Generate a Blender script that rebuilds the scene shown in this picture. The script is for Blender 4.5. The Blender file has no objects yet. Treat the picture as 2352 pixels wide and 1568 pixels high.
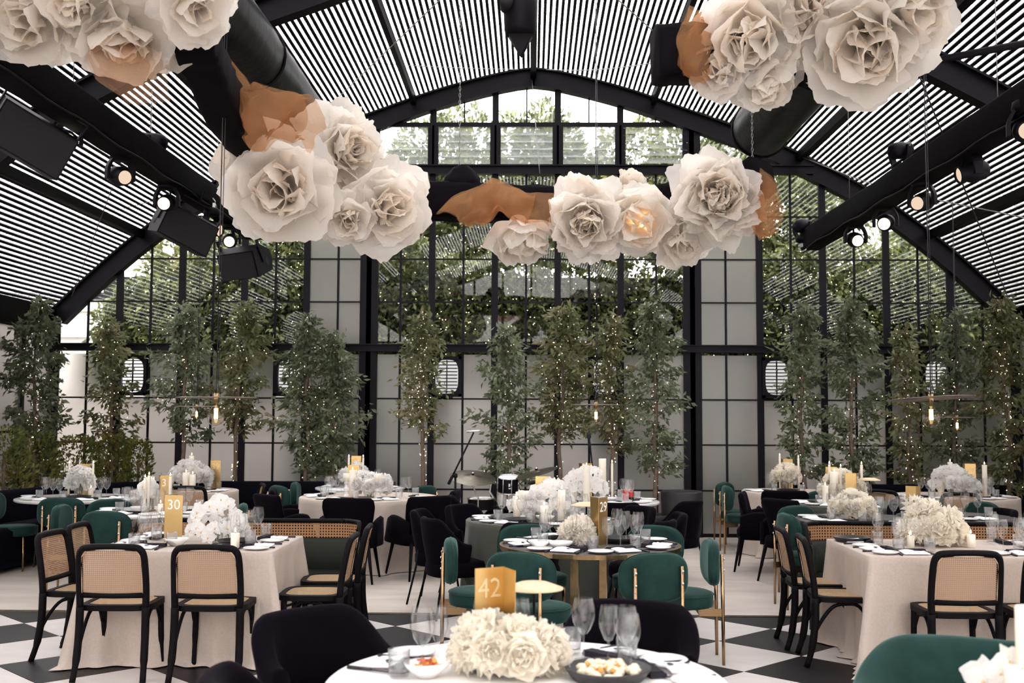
import bpy, math, random
import numpy as np
from mathutils import Vector, Matrix
random.seed(7); RNG = np.random.default_rng(7)
scene = bpy.context.scene
C = scene.collection
PI = math.pi
# ------------------------------------------------------------------ camera, world, exposure
F_PX, EYE = 2550.0, 1.65
cam = bpy.data.cameras.new('camera'); cam.sensor_width = 36.0; cam.lens = F_PX / 2352.0 * 36.0
cam.clip_start = 0.05; cam.clip_end = 300
cam.dof.use_dof = True; cam.dof.focus_distance = 8.6; cam.dof.aperture_fstop = 3.2
camo = bpy.data.objects.new('camera', cam); C.objects.link(camo)
CAMR = Matrix.Rotation(math.radians(0.99), 3, 'Z') @ Matrix.Rotation(math.radians(93.84), 3, 'X') @ Matrix.Rotation(math.radians(0.25), 3, 'Z')
camo.matrix_world = Matrix.Translation((0, 0, EYE)) @ CAMR.to_4x4()
scene.camera = camo
world = bpy.data.worlds.new('overcast_sky'); scene.world = world; world.use_nodes = True
WB = world.node_tree.nodes['Background']; WB.inputs[0].default_value = (1.0, 0.965, 0.955, 1); WB.inputs[1].default_value = 8.6
scene.view_settings.view_transform = 'Standard'; scene.view_settings.look = 'None'
scene.view_settings.exposure = 0.0; scene.view_settings.gamma = 1.0; scene.view_settings.use_curve_mapping = False
cy = scene.cycles
cy.use_denoising = True; cy.max_bounces = 8; cy.diffuse_bounces = 7; cy.glossy_bounces = 2; cy.transmission_bounces = 3
cy.use_adaptive_sampling = True; cy.adaptive_threshold = 0.03
cy.transparent_max_bounces = 18; cy.sample_clamp_indirect = 6.0; cy.caustics_reflective = False; cy.caustics_refractive = False

def at_y(px, py, Y):
    d = CAMR @ Vector(((px - 1176) / F_PX, -(py - 784) / F_PX, -1)); t = Y / d.y
    return Vector((d.x * t, Y, EYE + d.z * t))
def at_z(px, py, z):
    d = CAMR @ Vector(((px - 1176) / F_PX, -(py - 784) / F_PX, -1)); t = (z - EYE) / d.z
    return Vector((d.x * t, d.y * t, z))

# ------------------------------------------------------------------ materials
M = {}
def newmat(name):
    m = bpy.data.materials.new(name); m.use_nodes = True; nt = m.node_tree
    for n in list(nt.nodes): nt.nodes.remove(n)
    out = nt.nodes.new('ShaderNodeOutputMaterial'); M[name] = m
    return m, nt, out
def N(nt, t, **kw):
    n = nt.nodes.new(t)
    for k, v in kw.items():
        if k.startswith('i_'):
            key = k[2:]; key = int(key) if key.isdigit() else key.replace('_', ' ')
            n.inputs[key].default_value = v
        else: setattr(n, k, v)
    return n
def c4(c): return (c[0], c[1], c[2], 1)
def pbr(name, col, rough=0.5, metal=0.0, noise=0.0, nscale=8.0, col2=None, bump=0.0, bscale=60.0, sheen=0.0, sheen_col=None, emit=None, es=0, spec=0.5, stretch=None):
    m, nt, out = newmat(name)
    b = N(nt, 'ShaderNodeBsdfPrincipled'); nt.links.new(b.outputs[0], out.inputs[0])
    b.inputs['Base Color'].default_value = c4(col); b.inputs['Roughness'].default_value = rough; b.inputs['Metallic'].default_value = metal
    b.inputs['Specular IOR Level'].default_value = spec
    if sheen:
        b.inputs['Sheen Weight'].default_value = sheen; b.inputs['Sheen Roughness'].default_value = 0.35
        b.inputs['Sheen Tint'].default_value = c4(sheen_col or (1, 1, 1))
    if emit: b.inputs['Emission Color'].default_value = c4(emit); b.inputs['Emission Strength'].default_value = es
    tc = None
    if noise or bump:
        tc = N(nt, 'ShaderNodeTexCoord'); src = tc.outputs['Object']
        if stretch:
            mp = N(nt, 'ShaderNodeMapping'); mp.inputs['Scale'].default_value = stretch; nt.links.new(src, mp.inputs[0]); src = mp.outputs[0]
    if noise:
        nz = N(nt, 'ShaderNodeTexNoise'); nz.inputs['Scale'].default_value = nscale; nz.inputs['Detail'].default_value = 6; nz.inputs['Roughness'].default_value = 0.62
        nt.links.new(src, nz.inputs['Vector'])
        rp = N(nt, 'ShaderNodeValToRGB'); rp.color_ramp.elements[0].position = 0.32; rp.color_ramp.elements[1].position = 0.68
        c2 = col2 or tuple(max(0, x * (1 - noise)) for x in col)
        rp.color_ramp.elements[0].color = c4(c2); rp.color_ramp.elements[1].color = c4(col)
        nt.links.new(nz.outputs['Fac'], rp.inputs[0]); nt.links.new(rp.outputs[0], b.inputs['Base Color'])
    if bump:
        nb = N(nt, 'ShaderNodeTexNoise'); nb.inputs['Scale'].default_value = bscale; nb.inputs['Detail'].default_value = 4
        nt.links.new(src, nb.inputs['Vector'])
        bp = N(nt, 'ShaderNodeBump'); bp.inputs['Strength'].default_value = bump; bp.inputs['Distance'].default_value = 0.01
        nt.links.new(nb.outputs['Fac'], bp.inputs['Height']); nt.links.new(bp.outputs[0], b.inputs['Normal'])
    return m
def thin(name, col, trans, fac_trans, rough=0.6, transparent=0.0, tcol=(1, 1, 1), noise=0.0, nscale=20, bump=0.0):
    """diffuse + translucent sheet, optionally partly see-through"""
    m, nt, out = newmat(name)
    d = N(nt, 'ShaderNodeBsdfDiffuse'); d.inputs[0].default_value = c4(col)
    t = N(nt, 'ShaderNodeBsdfTranslucent'); t.inputs[0].default_value = c4(trans)
    mx = N(nt, 'ShaderNodeMixShader'); mx.inputs[0].default_value = fac_trans
    nt.links.new(d.outputs[0], mx.inputs[1]); nt.links.new(t.outputs[0], mx.inputs[2]); last = mx
    tc = N(nt, 'ShaderNodeTexCoord')
    if bump:
        nb = N(nt, 'ShaderNodeTexNoise'); nb.inputs['Scale'].default_value = nscale; nb.inputs['Detail'].default_value = 5
        nt.links.new(tc.outputs['Object'], nb.inputs['Vector']); bp = N(nt, 'ShaderNodeBump'); bp.inputs['Strength'].default_value = bump; bp.inputs['Distance'].default_value = 0.03
        nt.links.new(nb.outputs['Fac'], bp.inputs['Height']); nt.links.new(bp.outputs[0], d.inputs['Normal']); nt.links.new(bp.outputs[0], t.inputs['Normal'])
    if transparent:
        tr = N(nt, 'ShaderNodeBsdfTransparent'); tr.inputs[0].default_value = c4(tcol)
        m2 = N(nt, 'ShaderNodeMixShader'); m2.inputs[0].default_value = transparent
        nt.links.new(last.outputs[0], m2.inputs[1]); nt.links.new(tr.outputs[0], m2.inputs[2]); last = m2
        if noise:
            nz = N(nt, 'ShaderNodeTexNoise'); nz.inputs['Scale'].default_value = nscale; nz.inputs['Detail'].default_value = 2
            nt.links.new(tc.outputs['Object'], nz.inputs['Vector']); mr = N(nt, 'ShaderNodeMapRange')
            mr.inputs['From Min'].default_value = .35; mr.inputs['From Max'].default_value = .65
            mr.inputs['To Min'].default_value = max(0, transparent - noise); mr.inputs['To Max'].default_value = min(1, transparent + noise)
            nt.links.new(nz.outputs['Fac'], mr.inputs[0]); nt.links.new(mr.outputs[0], m2.inputs[0])
    nt.links.new(last.outputs[0], out.inputs[0])
    return m
def glassy(name, tint=(1, 1, 1), ior=1.45, rough=0.0, gain=1.0, body=0.0, bodycol=(1, 1, 1), ex=4.0):
    """single-sheet glass: transparent with a Fresnel reflection"""
    m, nt, out = newmat(name)
    tr = N(nt, 'ShaderNodeBsdfTransparent'); tr.inputs[0].default_value = c4(tint)
    gl = N(nt, 'ShaderNodeBsdfGlossy'); gl.inputs['Roughness'].default_value = rough
    lw = N(nt, 'ShaderNodeLayerWeight'); lw.inputs['Blend'].default_value = 0.5
    pw = N(nt, 'ShaderNodeMath', operation='POWER'); pw.inputs[1].default_value = ex; nt.links.new(lw.outputs['Facing'], pw.inputs[0])
    f0 = ((ior - 1) / (ior + 1)) ** 2 * 1.9                    # both faces of the sheet
    mu = N(nt, 'ShaderNodeMath', operation='MULTIPLY_ADD'); mu.inputs[1].default_value = (1 - f0) * gain; mu.inputs[2].default_value = f0 * gain; mu.use_clamp = True
    mx = N(nt, 'ShaderNodeMixShader'); nt.links.new(pw.outputs[0], mu.inputs[0]); nt.links.new(mu.outputs[0], mx.inputs[0])
    nt.links.new(tr.outputs[0], mx.inputs[1]); nt.links.new(gl.outputs[0], mx.inputs[2]); last = mx
    if body:
        d = N(nt, 'ShaderNodeBsdfTranslucent'); d.inputs[0].default_value = c4(bodycol)
        m2 = N(nt, 'ShaderNodeMixShader'); m2.inputs[0].default_value = body
        nt.links.new(last.outputs[0], m2.inputs[1]); nt.links.new(d.outputs[0], m2.inputs[2]); last = m2
    nt.links.new(last.outputs[0], out.inputs[0])
    return m
def emis(name, col, s):
    m, nt, out = newmat(name); e = N(nt, 'ShaderNodeEmission'); e.inputs[0].default_value = c4(col); e.inputs[1].default_value = s
    nt.links.new(e.outputs[0], out.inputs[0]); m.cycles.emission_sampling = 'NONE'; return m

pbr('steel', (0.0062, 0.0046, 0.0084), 0.5, noise=0.25, nscale=3, spec=0.16)
pbr('slat', (0.006, 0.005, 0.007), 0.6, spec=0.15)
pbr('concrete', (0.60, 0.535, 0.48), 0.55, noise=0.2, nscale=1.0, col2=(0.45, 0.395, 0.35), bump=0.06, bscale=5, stretch=(.8, 3.2, 1))
pbr('tile_white', (0.63, 0.585, 0.56), 0.45, noise=0.12, nscale=3, stretch=(1, 2, 1))
pbr('tile_black', (0.0095, 0.0072, 0.0100), 0.45, noise=0.3, nscale=4, spec=0.2)
pbr('strip_metal', (0.20, 0.17, 0.13), 0.35, 0.8, noise=0.5, nscale=14)
pbr('linen', (0.535, 0.452, 0.39), 0.9, noise=0.12, nscale=70, bump=1.0, bscale=6, sheen=0.1)
pbr('white_cloth', (0.80, 0.77, 0.745), 0.8, noise=0.04, nscale=40, sheen=0.1)
pbr('sage_cloth', (0.050, 0.053, 0.040), 0.85, noise=0.15, nscale=60, bump=0.2, bscale=200, sheen=0.2)
pbr('marble', (0.80, 0.785, 0.77), 0.2, noise=0.35, nscale=5, col2=(0.52, 0.51, 0.51))
pbr('dark_top', (0.05, 0.042, 0.042), 0.35)
pbr('brass', (0.50, 0.34, 0.18), 0.28, 1.0, noise=0.25, nscale=30)
pbr('brass_leg', (0.42, 0.27, 0.15), 0.25, 1.0)
pbr('gold_sheet', (0.62, 0.42, 0.18), 0.3, 1.0)
pbr('gold_ink', (0.80, 0.62, 0.36), 0.5, 0.6)
pbr('cut_ink', (0.90, 0.87, 0.80), 0.6)
pbr('black_velvet', (0.0036, 0.0026, 0.0046), 0.9, noise=0.3, nscale=9, sheen=0.05, sheen_col=(0.5, 0.38, 0.55), spec=0.04)
pbr('green_velvet', (0.0165, 0.046, 0.0405), 0.8, noise=0.45, nscale=6, sheen=0.30, sheen_col=(0.5, 0.78, 0.72), spec=0.08)
pbr('olive_leather', (0.017, 0.0195, 0.0135), 0.6, spec=0.2)
pbr('navy_velvet', (0.0028, 0.0026, 0.0055), 0.9, sheen=0.05, sheen_col=(0.4, 0.4, 0.7), spec=0.04)
pbr('black_wood', (0.0048, 0.0032, 0.0044), 0.55, noise=0.3, nscale=20, spec=0.09)
pbr('black_metal', (0.004, 0.003, 0.0045), 0.5, spec=0.12)
pbr('black_cloth', (0.005, 0.0035, 0.0055), 0.85, noise=0.35, nscale=6, bump=0.3, bscale=9, spec=0.08)
pbr('duct_plastic', (0.0042, 0.0032, 0.0058), 0.4, noise=0.2, nscale=4, bump=0.6, bscale=7, spec=0.22)
pbr('rig_black', (0.0045, 0.0034, 0.006), 0.55, spec=0.16)
pbr('grille', (0.006, 0.005, 0.007), 0.8)
pbr('chrome', (0.75, 0.74, 0.74), 0.18, 1.0)
pbr('cymbal', (0.15, 0.13, 0.10), 0.35, 1.0, noise=0.3, nscale=20)
pbr('cane_edge', (0.62, 0.47, 0.33), 0.6)
pbr('napkin', (0.83, 0.82, 0.84), 0.8)
pbr('napkin_dark', (0.022, 0.018, 0.026), 0.85, spec=0.2)
pbr('ceramic', (0.80, 0.785, 0.77), 0.22)
pbr('ceramic_dark', (0.022, 0.020, 0.022), 0.4)
pbr('cutlery', (0.05, 0.045, 0.055), 0.25, 0.9)
pbr('wax', (0.86, 0.79, 0.68), 0.5, emit=(1.0, 0.75, 0.5), es=0.06)
pbr('food_red', (0.45, 0.10, 0.04), 0.5); pbr('food_orange', (0.75, 0.32, 0.07), 0.5); pbr('food_cream', (0.75, 0.66, 0.5), 0.5)

pbr('orchid_lip', (0.70, 0.46, 0.24), 0.6)
pbr('bark', (0.19, 0.13, 0.095), 0.85, noise=0.5, nscale=18)
pbr('shell_wall', (0.62, 0.59, 0.56), 0.8, noise=0.1)
pbr('ground_out', (0.34, 0.33, 0.31), 0.9, noise=0.3, nscale=1.5)
pbr('pot_black', (0.012, 0.010, 0.012), 0.6)
pbr('red_cloth', (0.55, 0.02, 0.015), 0.7)
pbr('wire', (0.05, 0.045, 0.05), 0.4, 0.6)
pbr('wire_light', (0.35, 0.33, 0.32), 0.4, 0.7)
def leafmat(name, c1, c2, tr, spec=0.4):
    m, nt, out = newmat(name)
    oi = N(nt, 'ShaderNodeTexCoord'); nz = N(nt, 'ShaderNodeTexNoise'); nz.inputs['Scale'].default_value = 3.5; nz.inputs['Detail'].default_value = 5
    nt.links.new(oi.outputs['Object'], nz.inputs['Vector'])
    rp = N(nt, 'ShaderNodeValToRGB'); rp.color_ramp.elements[0].position = 0.36; rp.color_ramp.elements[1].position = 0.66
    rp.color_ramp.elements[0].color = c4(c1); rp.color_ramp.elements[1].color = c4(c2); nt.links.new(nz.outputs['Fac'], rp.inputs[0])
    b = N(nt, 'ShaderNodeBsdfPrincipled'); b.inputs['Roughness'].default_value = 0.45; b.inputs['Specular IOR Level'].default_value = spec
    t = N(nt, 'ShaderNodeBsdfTranslucent'); nt.links.new(rp.outputs[0], b.inputs['Base Color']); nt.links.new(rp.outputs[0], t.inputs[0])
    mx = N(nt, 'ShaderNodeMixShader'); mx.inputs[0].default_value = tr
    nt.links.new(b.outputs[0], mx.inputs[1]); nt.links.new(t.outputs[0], mx.inputs[2]); nt.links.new(mx.outputs[0], out.inputs[0])
leafmat('leaf_a', (0.075, 0.100, 0.050), (0.215, 0.240, 0.140), 0.32)
leafmat('leaf_b', (0.090, 0.100, 0.040), (0.245, 0.230, 0.110), 0.32)
leafmat('leaf_box', (0.10, 0.12, 0.026), (0.34, 0.30, 0.075), 0.35)
leafmat('leaf_out', (0.036, 0.055, 0.020), (0.20, 0.215, 0.080), 0.4)
leafmat('leaf_out_b', (0.052, 0.070, 0.024), (0.25, 0.24, 0.09), 0.4)
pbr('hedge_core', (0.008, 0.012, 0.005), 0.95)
thin('paper', (0.965, 0.92, 0.87), (0.975, 0.91, 0.83), 0.6, bump=0.35, nscale=9)
thin('paper_inner', (0.95, 0.885, 0.81), (0.97, 0.865, 0.74), 0.5, bump=0.35, nscale=9)
thin('sheer', (0.62, 0.36, 0.19), (0.72, 0.40, 0.19), 0.55, transparent=0.60, tcol=(0.97, 0.86, 0.76))
thin('roof_glass', (0.45, 0.45, 0.47), (0.75, 0.75, 0.78), 0.6, transparent=0.60, tcol=(0.97, 0.97, 0.98), noise=0.26, nscale=30)
glassy('pane_clear', (0.93, 0.95, 0.94), 1.52, 0.0, 0.75)
glassy('louvre', (0.90, 0.92, 0.92), 1.5, 0.02, 1.4, body=0.06, bodycol=(.8, .82, .82))
glassy('wine_glass', (0.99, 0.99, 0.99), 1.5, 0.1, 0.95, body=0.012, bodycol=(.95, .95, .95), ex=2.8)
glassy('tumbler', (0.985, 0.985, 0.985), 1.5, 0.1, 0.9, body=0.05, bodycol=(.97, .97, .97), ex=3)
glassy('water', (0.97, 0.97, 0.975), 1.33, 0.0, 1.0)
glassy('bulb_glass', (1.0, 0.93, 0.82), 1.4, 0.02, 1.1)
emis('fairy', (1.0, 0.80, 0.55), 4.0); emis('flame', (1.0, 0.72, 0.38), 14.0); emis('filament', (1.0, 0.66, 0.32), 16.0)
emis('lens', (1.0, 0.80, 0.56), 3.2); emis('lens_dim', (1.0, 0.76, 0.56), 0.9)
pbr('lamp_disc', (0.60, 0.45, 0.29), 0.5, emit=(1.0, 0.78, 0.50), es=0.12)
pbr('pendant_disc', (0.20, 0.155, 0.125), 0.4, 0.5, noise=0.4, nscale=3)
# frosted glass: translucent sheet with a soft gloss
m, nt, out = newmat('frosted')
tcn = N(nt, 'ShaderNodeTexCoord'); nzn = N(nt, 'ShaderNodeTexNoise'); nzn.inputs['Scale'].default_value = 1.1; nt.links.new(tcn.outputs['Object'], nzn.inputs['Vector'])
tl = N(nt, 'ShaderNodeBsdfRefraction'); tl.inputs[0].default_value = (0.80, 0.775, 0.745, 1); tl.inputs['Roughness'].default_value = 0.72; tl.inputs['IOR'].default_value = 1.22
df = N(nt, 'ShaderNodeBsdfDiffuse'); df.inputs[0].default_value = (0.42, 0.395, 0.37, 1)
gl = N(nt, 'ShaderNodeBsdfGlossy'); gl.inputs['Roughness'].default_value = 0.38; gl.inputs[0].default_value = (.8, .78, .76, 1)
m1 = N(nt, 'ShaderNodeMixShader'); m1.inputs[0].default_value = 0.62; m2 = N(nt, 'ShaderNodeMixShader'); m2.inputs[0].default_value = 0.12
nt.links.new(df.outputs[0], m1.inputs[1]); nt.links.new(tl.outputs[0], m1.inputs[2]); nt.links.new(m1.outputs[0], m2.inputs[1]); nt.links.new(gl.outputs[0], m2.inputs[2]); nt.links.new(m2.outputs[0], out.inputs[0])
# woven cane: procedural open weave in uv metres
def cane(name, col, pitch, hole):
    m, nt, out = newmat(name)
    uv = N(nt, 'ShaderNodeUVMap'); sc = N(nt, 'ShaderNodeVectorMath', operation='SCALE'); sc.inputs['Scale'].default_value = 1.0 / pitch
    nt.links.new(uv.outputs[0], sc.inputs[0]); fr = N(nt, 'ShaderNodeVectorMath', operation='FRACTION'); nt.links.new(sc.outputs[0], fr.inputs[0])
    sb = N(nt, 'ShaderNodeVectorMath', operation='SUBTRACT'); sb.inputs[1].default_value = (.5, .5, 0); nt.links.new(fr.outputs[0], sb.inputs[0])
    ln = N(nt, 'ShaderNodeVectorMath', operation='LENGTH'); nt.links.new(sb.outputs[0], ln.inputs[0])
    lt = N(nt, 'ShaderNodeMath', operation='LESS_THAN'); lt.inputs[1].default_value = hole; nt.links.new(ln.outputs['Value'], lt.inputs[0])
    d = N(nt, 'ShaderNodeBsdfDiffuse'); d.inputs[0].default_value = c4(col); t = N(nt, 'ShaderNodeBsdfTranslucent'); t.inputs[0].default_value = c4(col)
    m1 = N(nt, 'ShaderNodeMixShader'); m1.inputs[0].default_value = 0.3; nt.links.new(d.outputs[0], m1.inputs[1]); nt.links.new(t.outputs[0], m1.inputs[2])
    tr = N(nt, 'ShaderNodeBsdfTransparent'); mx = N(nt, 'ShaderNodeMixShader'); nt.links.new(lt.outputs[0], mx.inputs[0])
    nt.links.new(m1.outputs[0], mx.inputs[1]); nt.links.new(tr.outputs[0], mx.inputs[2]); nt.links.new(mx.outputs[0], out.inputs[0])
cane('cane', (0.43, 0.275, 0.18), 0.0125, 0.27)
cane('cane_seat', (0.60, 0.43, 0.27), 0.0125, 0.2)
cane('cane_bench', (0.40, 0.215, 0.11), 0.022, 0.26)

# ------------------------------------------------------------------ mesh helpers
class MB:
    def __init__(s): s.v = []; s.f = []; s.sm = []; s.uv = None
    def add(s, vs, fs, smooth=False):
        o = len(s.v); s.v.extend([tuple(p) for p in vs]); s.f.extend([tuple(i + o for i in f) for f in fs]); s.sm.extend([smooth] * len(fs)); return s
    def box(s, c, d, R=None):
        x, y, z = d[0] / 2, d[1] / 2, d[2] / 2
        vs = [Vector((i * x, j * y, k * z)) for i in (-1, 1) for j in (-1, 1) for k in (-1, 1)]
        if R is not None: vs = [R @ v for v in vs]
        c = Vector(c)
        return s.add([v + c for v in vs], [(0, 1, 3, 2), (4, 6, 7, 5), (0, 4, 5, 1), (2, 3, 7, 6), (0, 2, 6, 4), (1, 5, 7, 3)])
    def beam(s, p, q, w, h, up=(0, 0, 1)):
        p, q = Vector(p), Vector(q); d = q - p; L = d.length; d = d / L; u = Vector(up); a = d.cross(u)
        if a.length < 1e-4: a = d.cross(Vector((1, 0, 0)))
        a.normalize(); b = a.cross(d); R = Matrix((a, d, b)).transposed()
        return s.box((p + q) / 2, (w, L, h), R)
    def grid(s, P, cu=False, cv=False, smooth=True, caps=False):
        nu, nv = len(P), len(P[0]); vs = [p for r in P for p in r]; fs = []
        for i in range(nu if cu else nu - 1):
            for j in range(nv if cv else nv - 1):
                i2, j2 = (i + 1) % nu, (j + 1) % nv
                fs.append((i * nv + j, i * nv + j2, i2 * nv + j2, i2 * nv + j))
        if caps and cv: fs.append(tuple(range(nv - 1, -1, -1))); fs.append(tuple((nu - 1) * nv + j for j in range(nv)))
        return s.add(vs, fs, smooth)
    def tube(s, pts, r, n=8, closed=False, caps=True):
        pts = [Vector(p) for p in pts]; k = len(pts); rs = r if isinstance(r, (list, tuple)) else [r] * k
        ref = None; P = []
        for i, p in enumerate(pts):
            a = pts[(i - 1) % k] if (closed or i) else p; b = pts[(i + 1) % k] if (closed or i < k - 1) else p
            d = (b - a).normalized()
            if ref is None:
                ref = d.cross(Vector((0, 0, 1)));
                if ref.length < 0.05: ref = d.cross(Vector((1, 0, 0)))
            ref = (ref - d * ref.dot(d)).normalized(); o = d.cross(ref)
            P.append([p + ref * (rs[i] * math.cos(2 * PI * j / n)) + o * (rs[i] * math.sin(2 * PI * j / n)) for j in range(n)])
        return s.grid(P, cu=closed, cv=True, caps=caps and not closed)
    def lathe(s, prof, n=20, c=(0, 0, 0), R=None, sx=1, sy=1, smooth=True):
        c = Vector(c); P = []
        for (r, z) in prof:
            row = []
            for j in range(n):
                v = Vector((r * sx * math.cos(2 * PI * j / n), r * sy * math.sin(2 * PI * j / n), z))
                row.append((R @ v if R is not None else v) + c)
            P.append(row)
        return s.grid(P, cv=True, smooth=smooth)
    def pad(s, outline, prof, c=(0, 0, 0), R=None, warp=None):
        """cushion: closed outline scaled through rings prof=[(scale,z)...]"""
        c = Vector(c); P = []
        for sc, z in prof:
            row = []
            for (x, y) in outline:
                v = Vector((x * sc, y * sc, z))
                if warp: v = warp(v)
                row.append((R @ v if R is not None else v) + c)
            P.append(row)
        return s.grid(P, cv=True, caps=True)
    def prism(s, poly, p, axis_vec, R=None):
        """extrude polygon (list of 3d points) by axis_vec"""
        a = [Vector(v) for v in poly]; b = [v + Vector(axis_vec) for v in a]; n = len(a)
        fs = [(i, (i + 1) % n, n + (i + 1) % n, n + i) for i in range(n)] + [tuple(range(n - 1, -1, -1)), tuple(range(n, 2 * n))]
        p = Vector(p); vs = [(R @ v if R is not None else v) + p for v in a + b]
        return s.add(vs, fs)
    def mesh(s, name, mat):
        me = bpy.data.meshes.new(name); me.from_pydata(s.v, [], s.f)
        me.polygons.foreach_set('use_smooth', s.sm)
        if s.uv is not None:
            ul = me.uv_layers.new(name='UVMap'); idx = np.empty(len(me.loops), np.int32); me.loops.foreach_get('vertex_index', idx)
            ul.data.foreach_set('uv', np.array(s.uv, np.float32)[idx].ravel())
        me.materials.append(M[mat]); me.update(); return me
    def build(s, name, mat, parent=None):
        return link(name, s.mesh(name, mat), parent)
def link(name, data, parent=None, loc=None, rot=None):
    o = bpy.data.objects.new(name, data); C.objects.link(o)
    if parent is not None: o.parent = parent
    if loc is not None: o.location = loc
    if rot is not None: o.rotation_euler = rot
    return o
LAB = []
def tag(o, label, cat, group=None, kind=None):
    o['label'] = label; o['category'] = cat
    if group: o['group'] = group
    if kind: o['kind'] = kind
    return o
def thing(name, label, cat, loc=(0, 0, 0), rz=0, group=None):
    o = bpy.data.objects.new(name, None); C.objects.link(o); o.empty_display_size = 0.1
    o.location = loc; o.rotation_euler = (0, 0, rz); return tag(o, label, cat, group)
def struct(o): o['kind'] = 'structure'; return o
def dup(o, parent=None):
    c = o.copy(); C.objects.link(c); c.parent = parent
    for ch in KIDS.get(o, ()): dup(ch, c)
    return c
KIDS = {}
def freeze(root):
    KIDS[root] = [c for c in C.objects if c.parent == root]
    for k in KIDS[root]: KIDS[k] = [c for c in C.objects if c.parent == k]
    return root
PROTO_USED = set()
def place(proto, loc, rz, label, group=None, tilt=None):
    o = proto if proto not in PROTO_USED else dup(proto)
    PROTO_USED.add(proto); o.location = loc; o.rotation_euler = (tilt[0], tilt[1], rz) if tilt else (0, 0, rz)
    o['label'] = label
    if group: o['group'] = group
    return o
ORD = ['leftmost', 'second', 'third', 'fourth', 'fifth', 'sixth', 'seventh', 'eighth', 'ninth', 'tenth', 'eleventh', 'twelfth', 'thirteenth', 'fourteenth', 'fifteenth', 'sixteenth', 'seventeenth', 'eighteenth', 'nineteenth', 'twentieth']
def later(o, base, where, cat, group): LAB.append((o, base, where)); tag(o, '', cat, group); return o
def finish_labels():
    d = {}
    for o, b, w in LAB: d.setdefault((b, w), []).append(o)
    for (b, w), os_ in d.items():
        os_.sort(key=lambda o: o.location.x / max(o.location.y, .1))
        for i, o in enumerate(os_):
            if len(os_) == 1: o['label'] = '%s on the %s' % (b, w)
            elif len(os_) == 2: o['label'] = '%s %s on the %s' % ('left' if i == 0 else 'right', b, w)
            elif i == 0: o['label'] = 'leftmost %s on the %s' % (b, w)
            elif i == len(os_) - 1: o['label'] = 'rightmost %s on the %s' % (b, w)
            else: o['label'] = '%s %s from the left on the %s' % (ORD[i], b, w)
def catmull(pts, n):
    pts = [Vector(p) for p in pts]; out = []
    for i in range(len(pts) - 1):
        p0 = pts[i - 1] if i else pts[0] * 2 - pts[1]; p1, p2 = pts[i], pts[i + 1]; p3 = pts[i + 2] if i + 2 < len(pts) else p2 * 2 - p1
        for k in range(n):
            t = k / n; out.append(0.5 * ((2 * p1) + (p2 - p0) * t + (2 * p0 - 5 * p1 + 4 * p2 - p3) * t * t + (3 * p1 - p0 - 3 * p2 + p3) * t ** 3))
    out.append(pts[-1]); return out
def superell(a, b, n=32, e=2.6):
    o = []
    for i in range(n):
        t = 2 * PI * i / n; c, s_ = math.cos(t), math.sin(t)
        o.append((a * abs(c) ** (2 / e) * (1 if c >= 0 else -1), b * abs(s_) ** (2 / e) * (1 if s_ >= 0 else -1)))
    return o

thin('vent_glass', (0.3, 0.3, 0.3), (0.92, 0.92, 0.92), 0.9)
thin('front_glazing', (0.4, 0.4, 0.4), (0.95, 0.93, 0.92), 0.9)
pbr('terrace_wall', (0.30, 0.30, 0.31), 0.9, noise=0.3, nscale=2)
thin('bloom_cream', (0.985, 0.935, 0.84), (0.985, 0.93, 0.82), 0.55)
thin('bloom_white', (0.985, 0.97, 0.945), (0.985, 0.965, 0.935), 0.55)
thin('sheer_pale', (0.66, 0.42, 0.26), (0.75, 0.5, 0.32), 0.5, transparent=0.80, tcol=(0.985, 0.93, 0.885))
emis('flower_bulb', (1.0, 0.62, 0.32), 14.0)
pbr('bounce_wall', (0.72, 0.69, 0.66), 0.9, noise=0.15, nscale=3)  # pale finish for the walls added outside to bounce light
# ================================================================== STRUCTURE
WY = 15.45                                   # plane of the gable wall
XS0 = 0.02                                   # axis of the vault
# ---- floor: concrete screed + diagonal checkerboard tiles
EDGE_Y = 9.36
fl = MB(); fl.add([(-9, EDGE_Y, 0), (9, EDGE_Y, 0), (9, 16.0, 0), (-9, 16.0, 0)], [(0, 1, 2, 3)])
floor = struct(fl.build('floor', 'concrete'))
fl2 = MB(); fl2.add([(-9, -9, -0.012), (9, -9, -0.012), (9, EDGE_Y, -0.012), (-9, EDGE_Y, -0.012)], [(0, 1, 2, 3)]); fl2.build('tile_bed', 'tile_black', floor)
st = MB(); st.box((0, EDGE_Y, 0.003), (18, 0.055, 0.012)); st.build('edging_strip', 'strip_metal', floor)
HALF = 0.49
def diamond(me_name, mat, clip=None):
    g = HALF - 0.004; b = MB(); t = [(0, -g), (g, 0), (0, g), (-g, 0)]
    if clip is not None:
        out = []
        for i in range(4):
            (x1, y1), (x2, y2) = t[i], t[(i + 1) % 4]
            if y1 <= clip: out.append((x1, y1))
            if (y1 <= clip) != (y2 <= clip): k = (clip - y1) / (y2 - y1); out.append((x1 + k * (x2 - x1), clip))
        t = out
    n = len(t)
    vs = [(x, y, 0) for x, y in t] + [(x, y, -0.012) for x, y in t]
    b.add(vs, [tuple(range(n))] + [(i, n + i, n + (i + 1) % n, (i + 1) % n) for i in range(n)])
    return b.mesh(me_name, mat)
TM = {m: diamond('tile', m) for m in ('tile_white', 'tile_black')}
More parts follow.
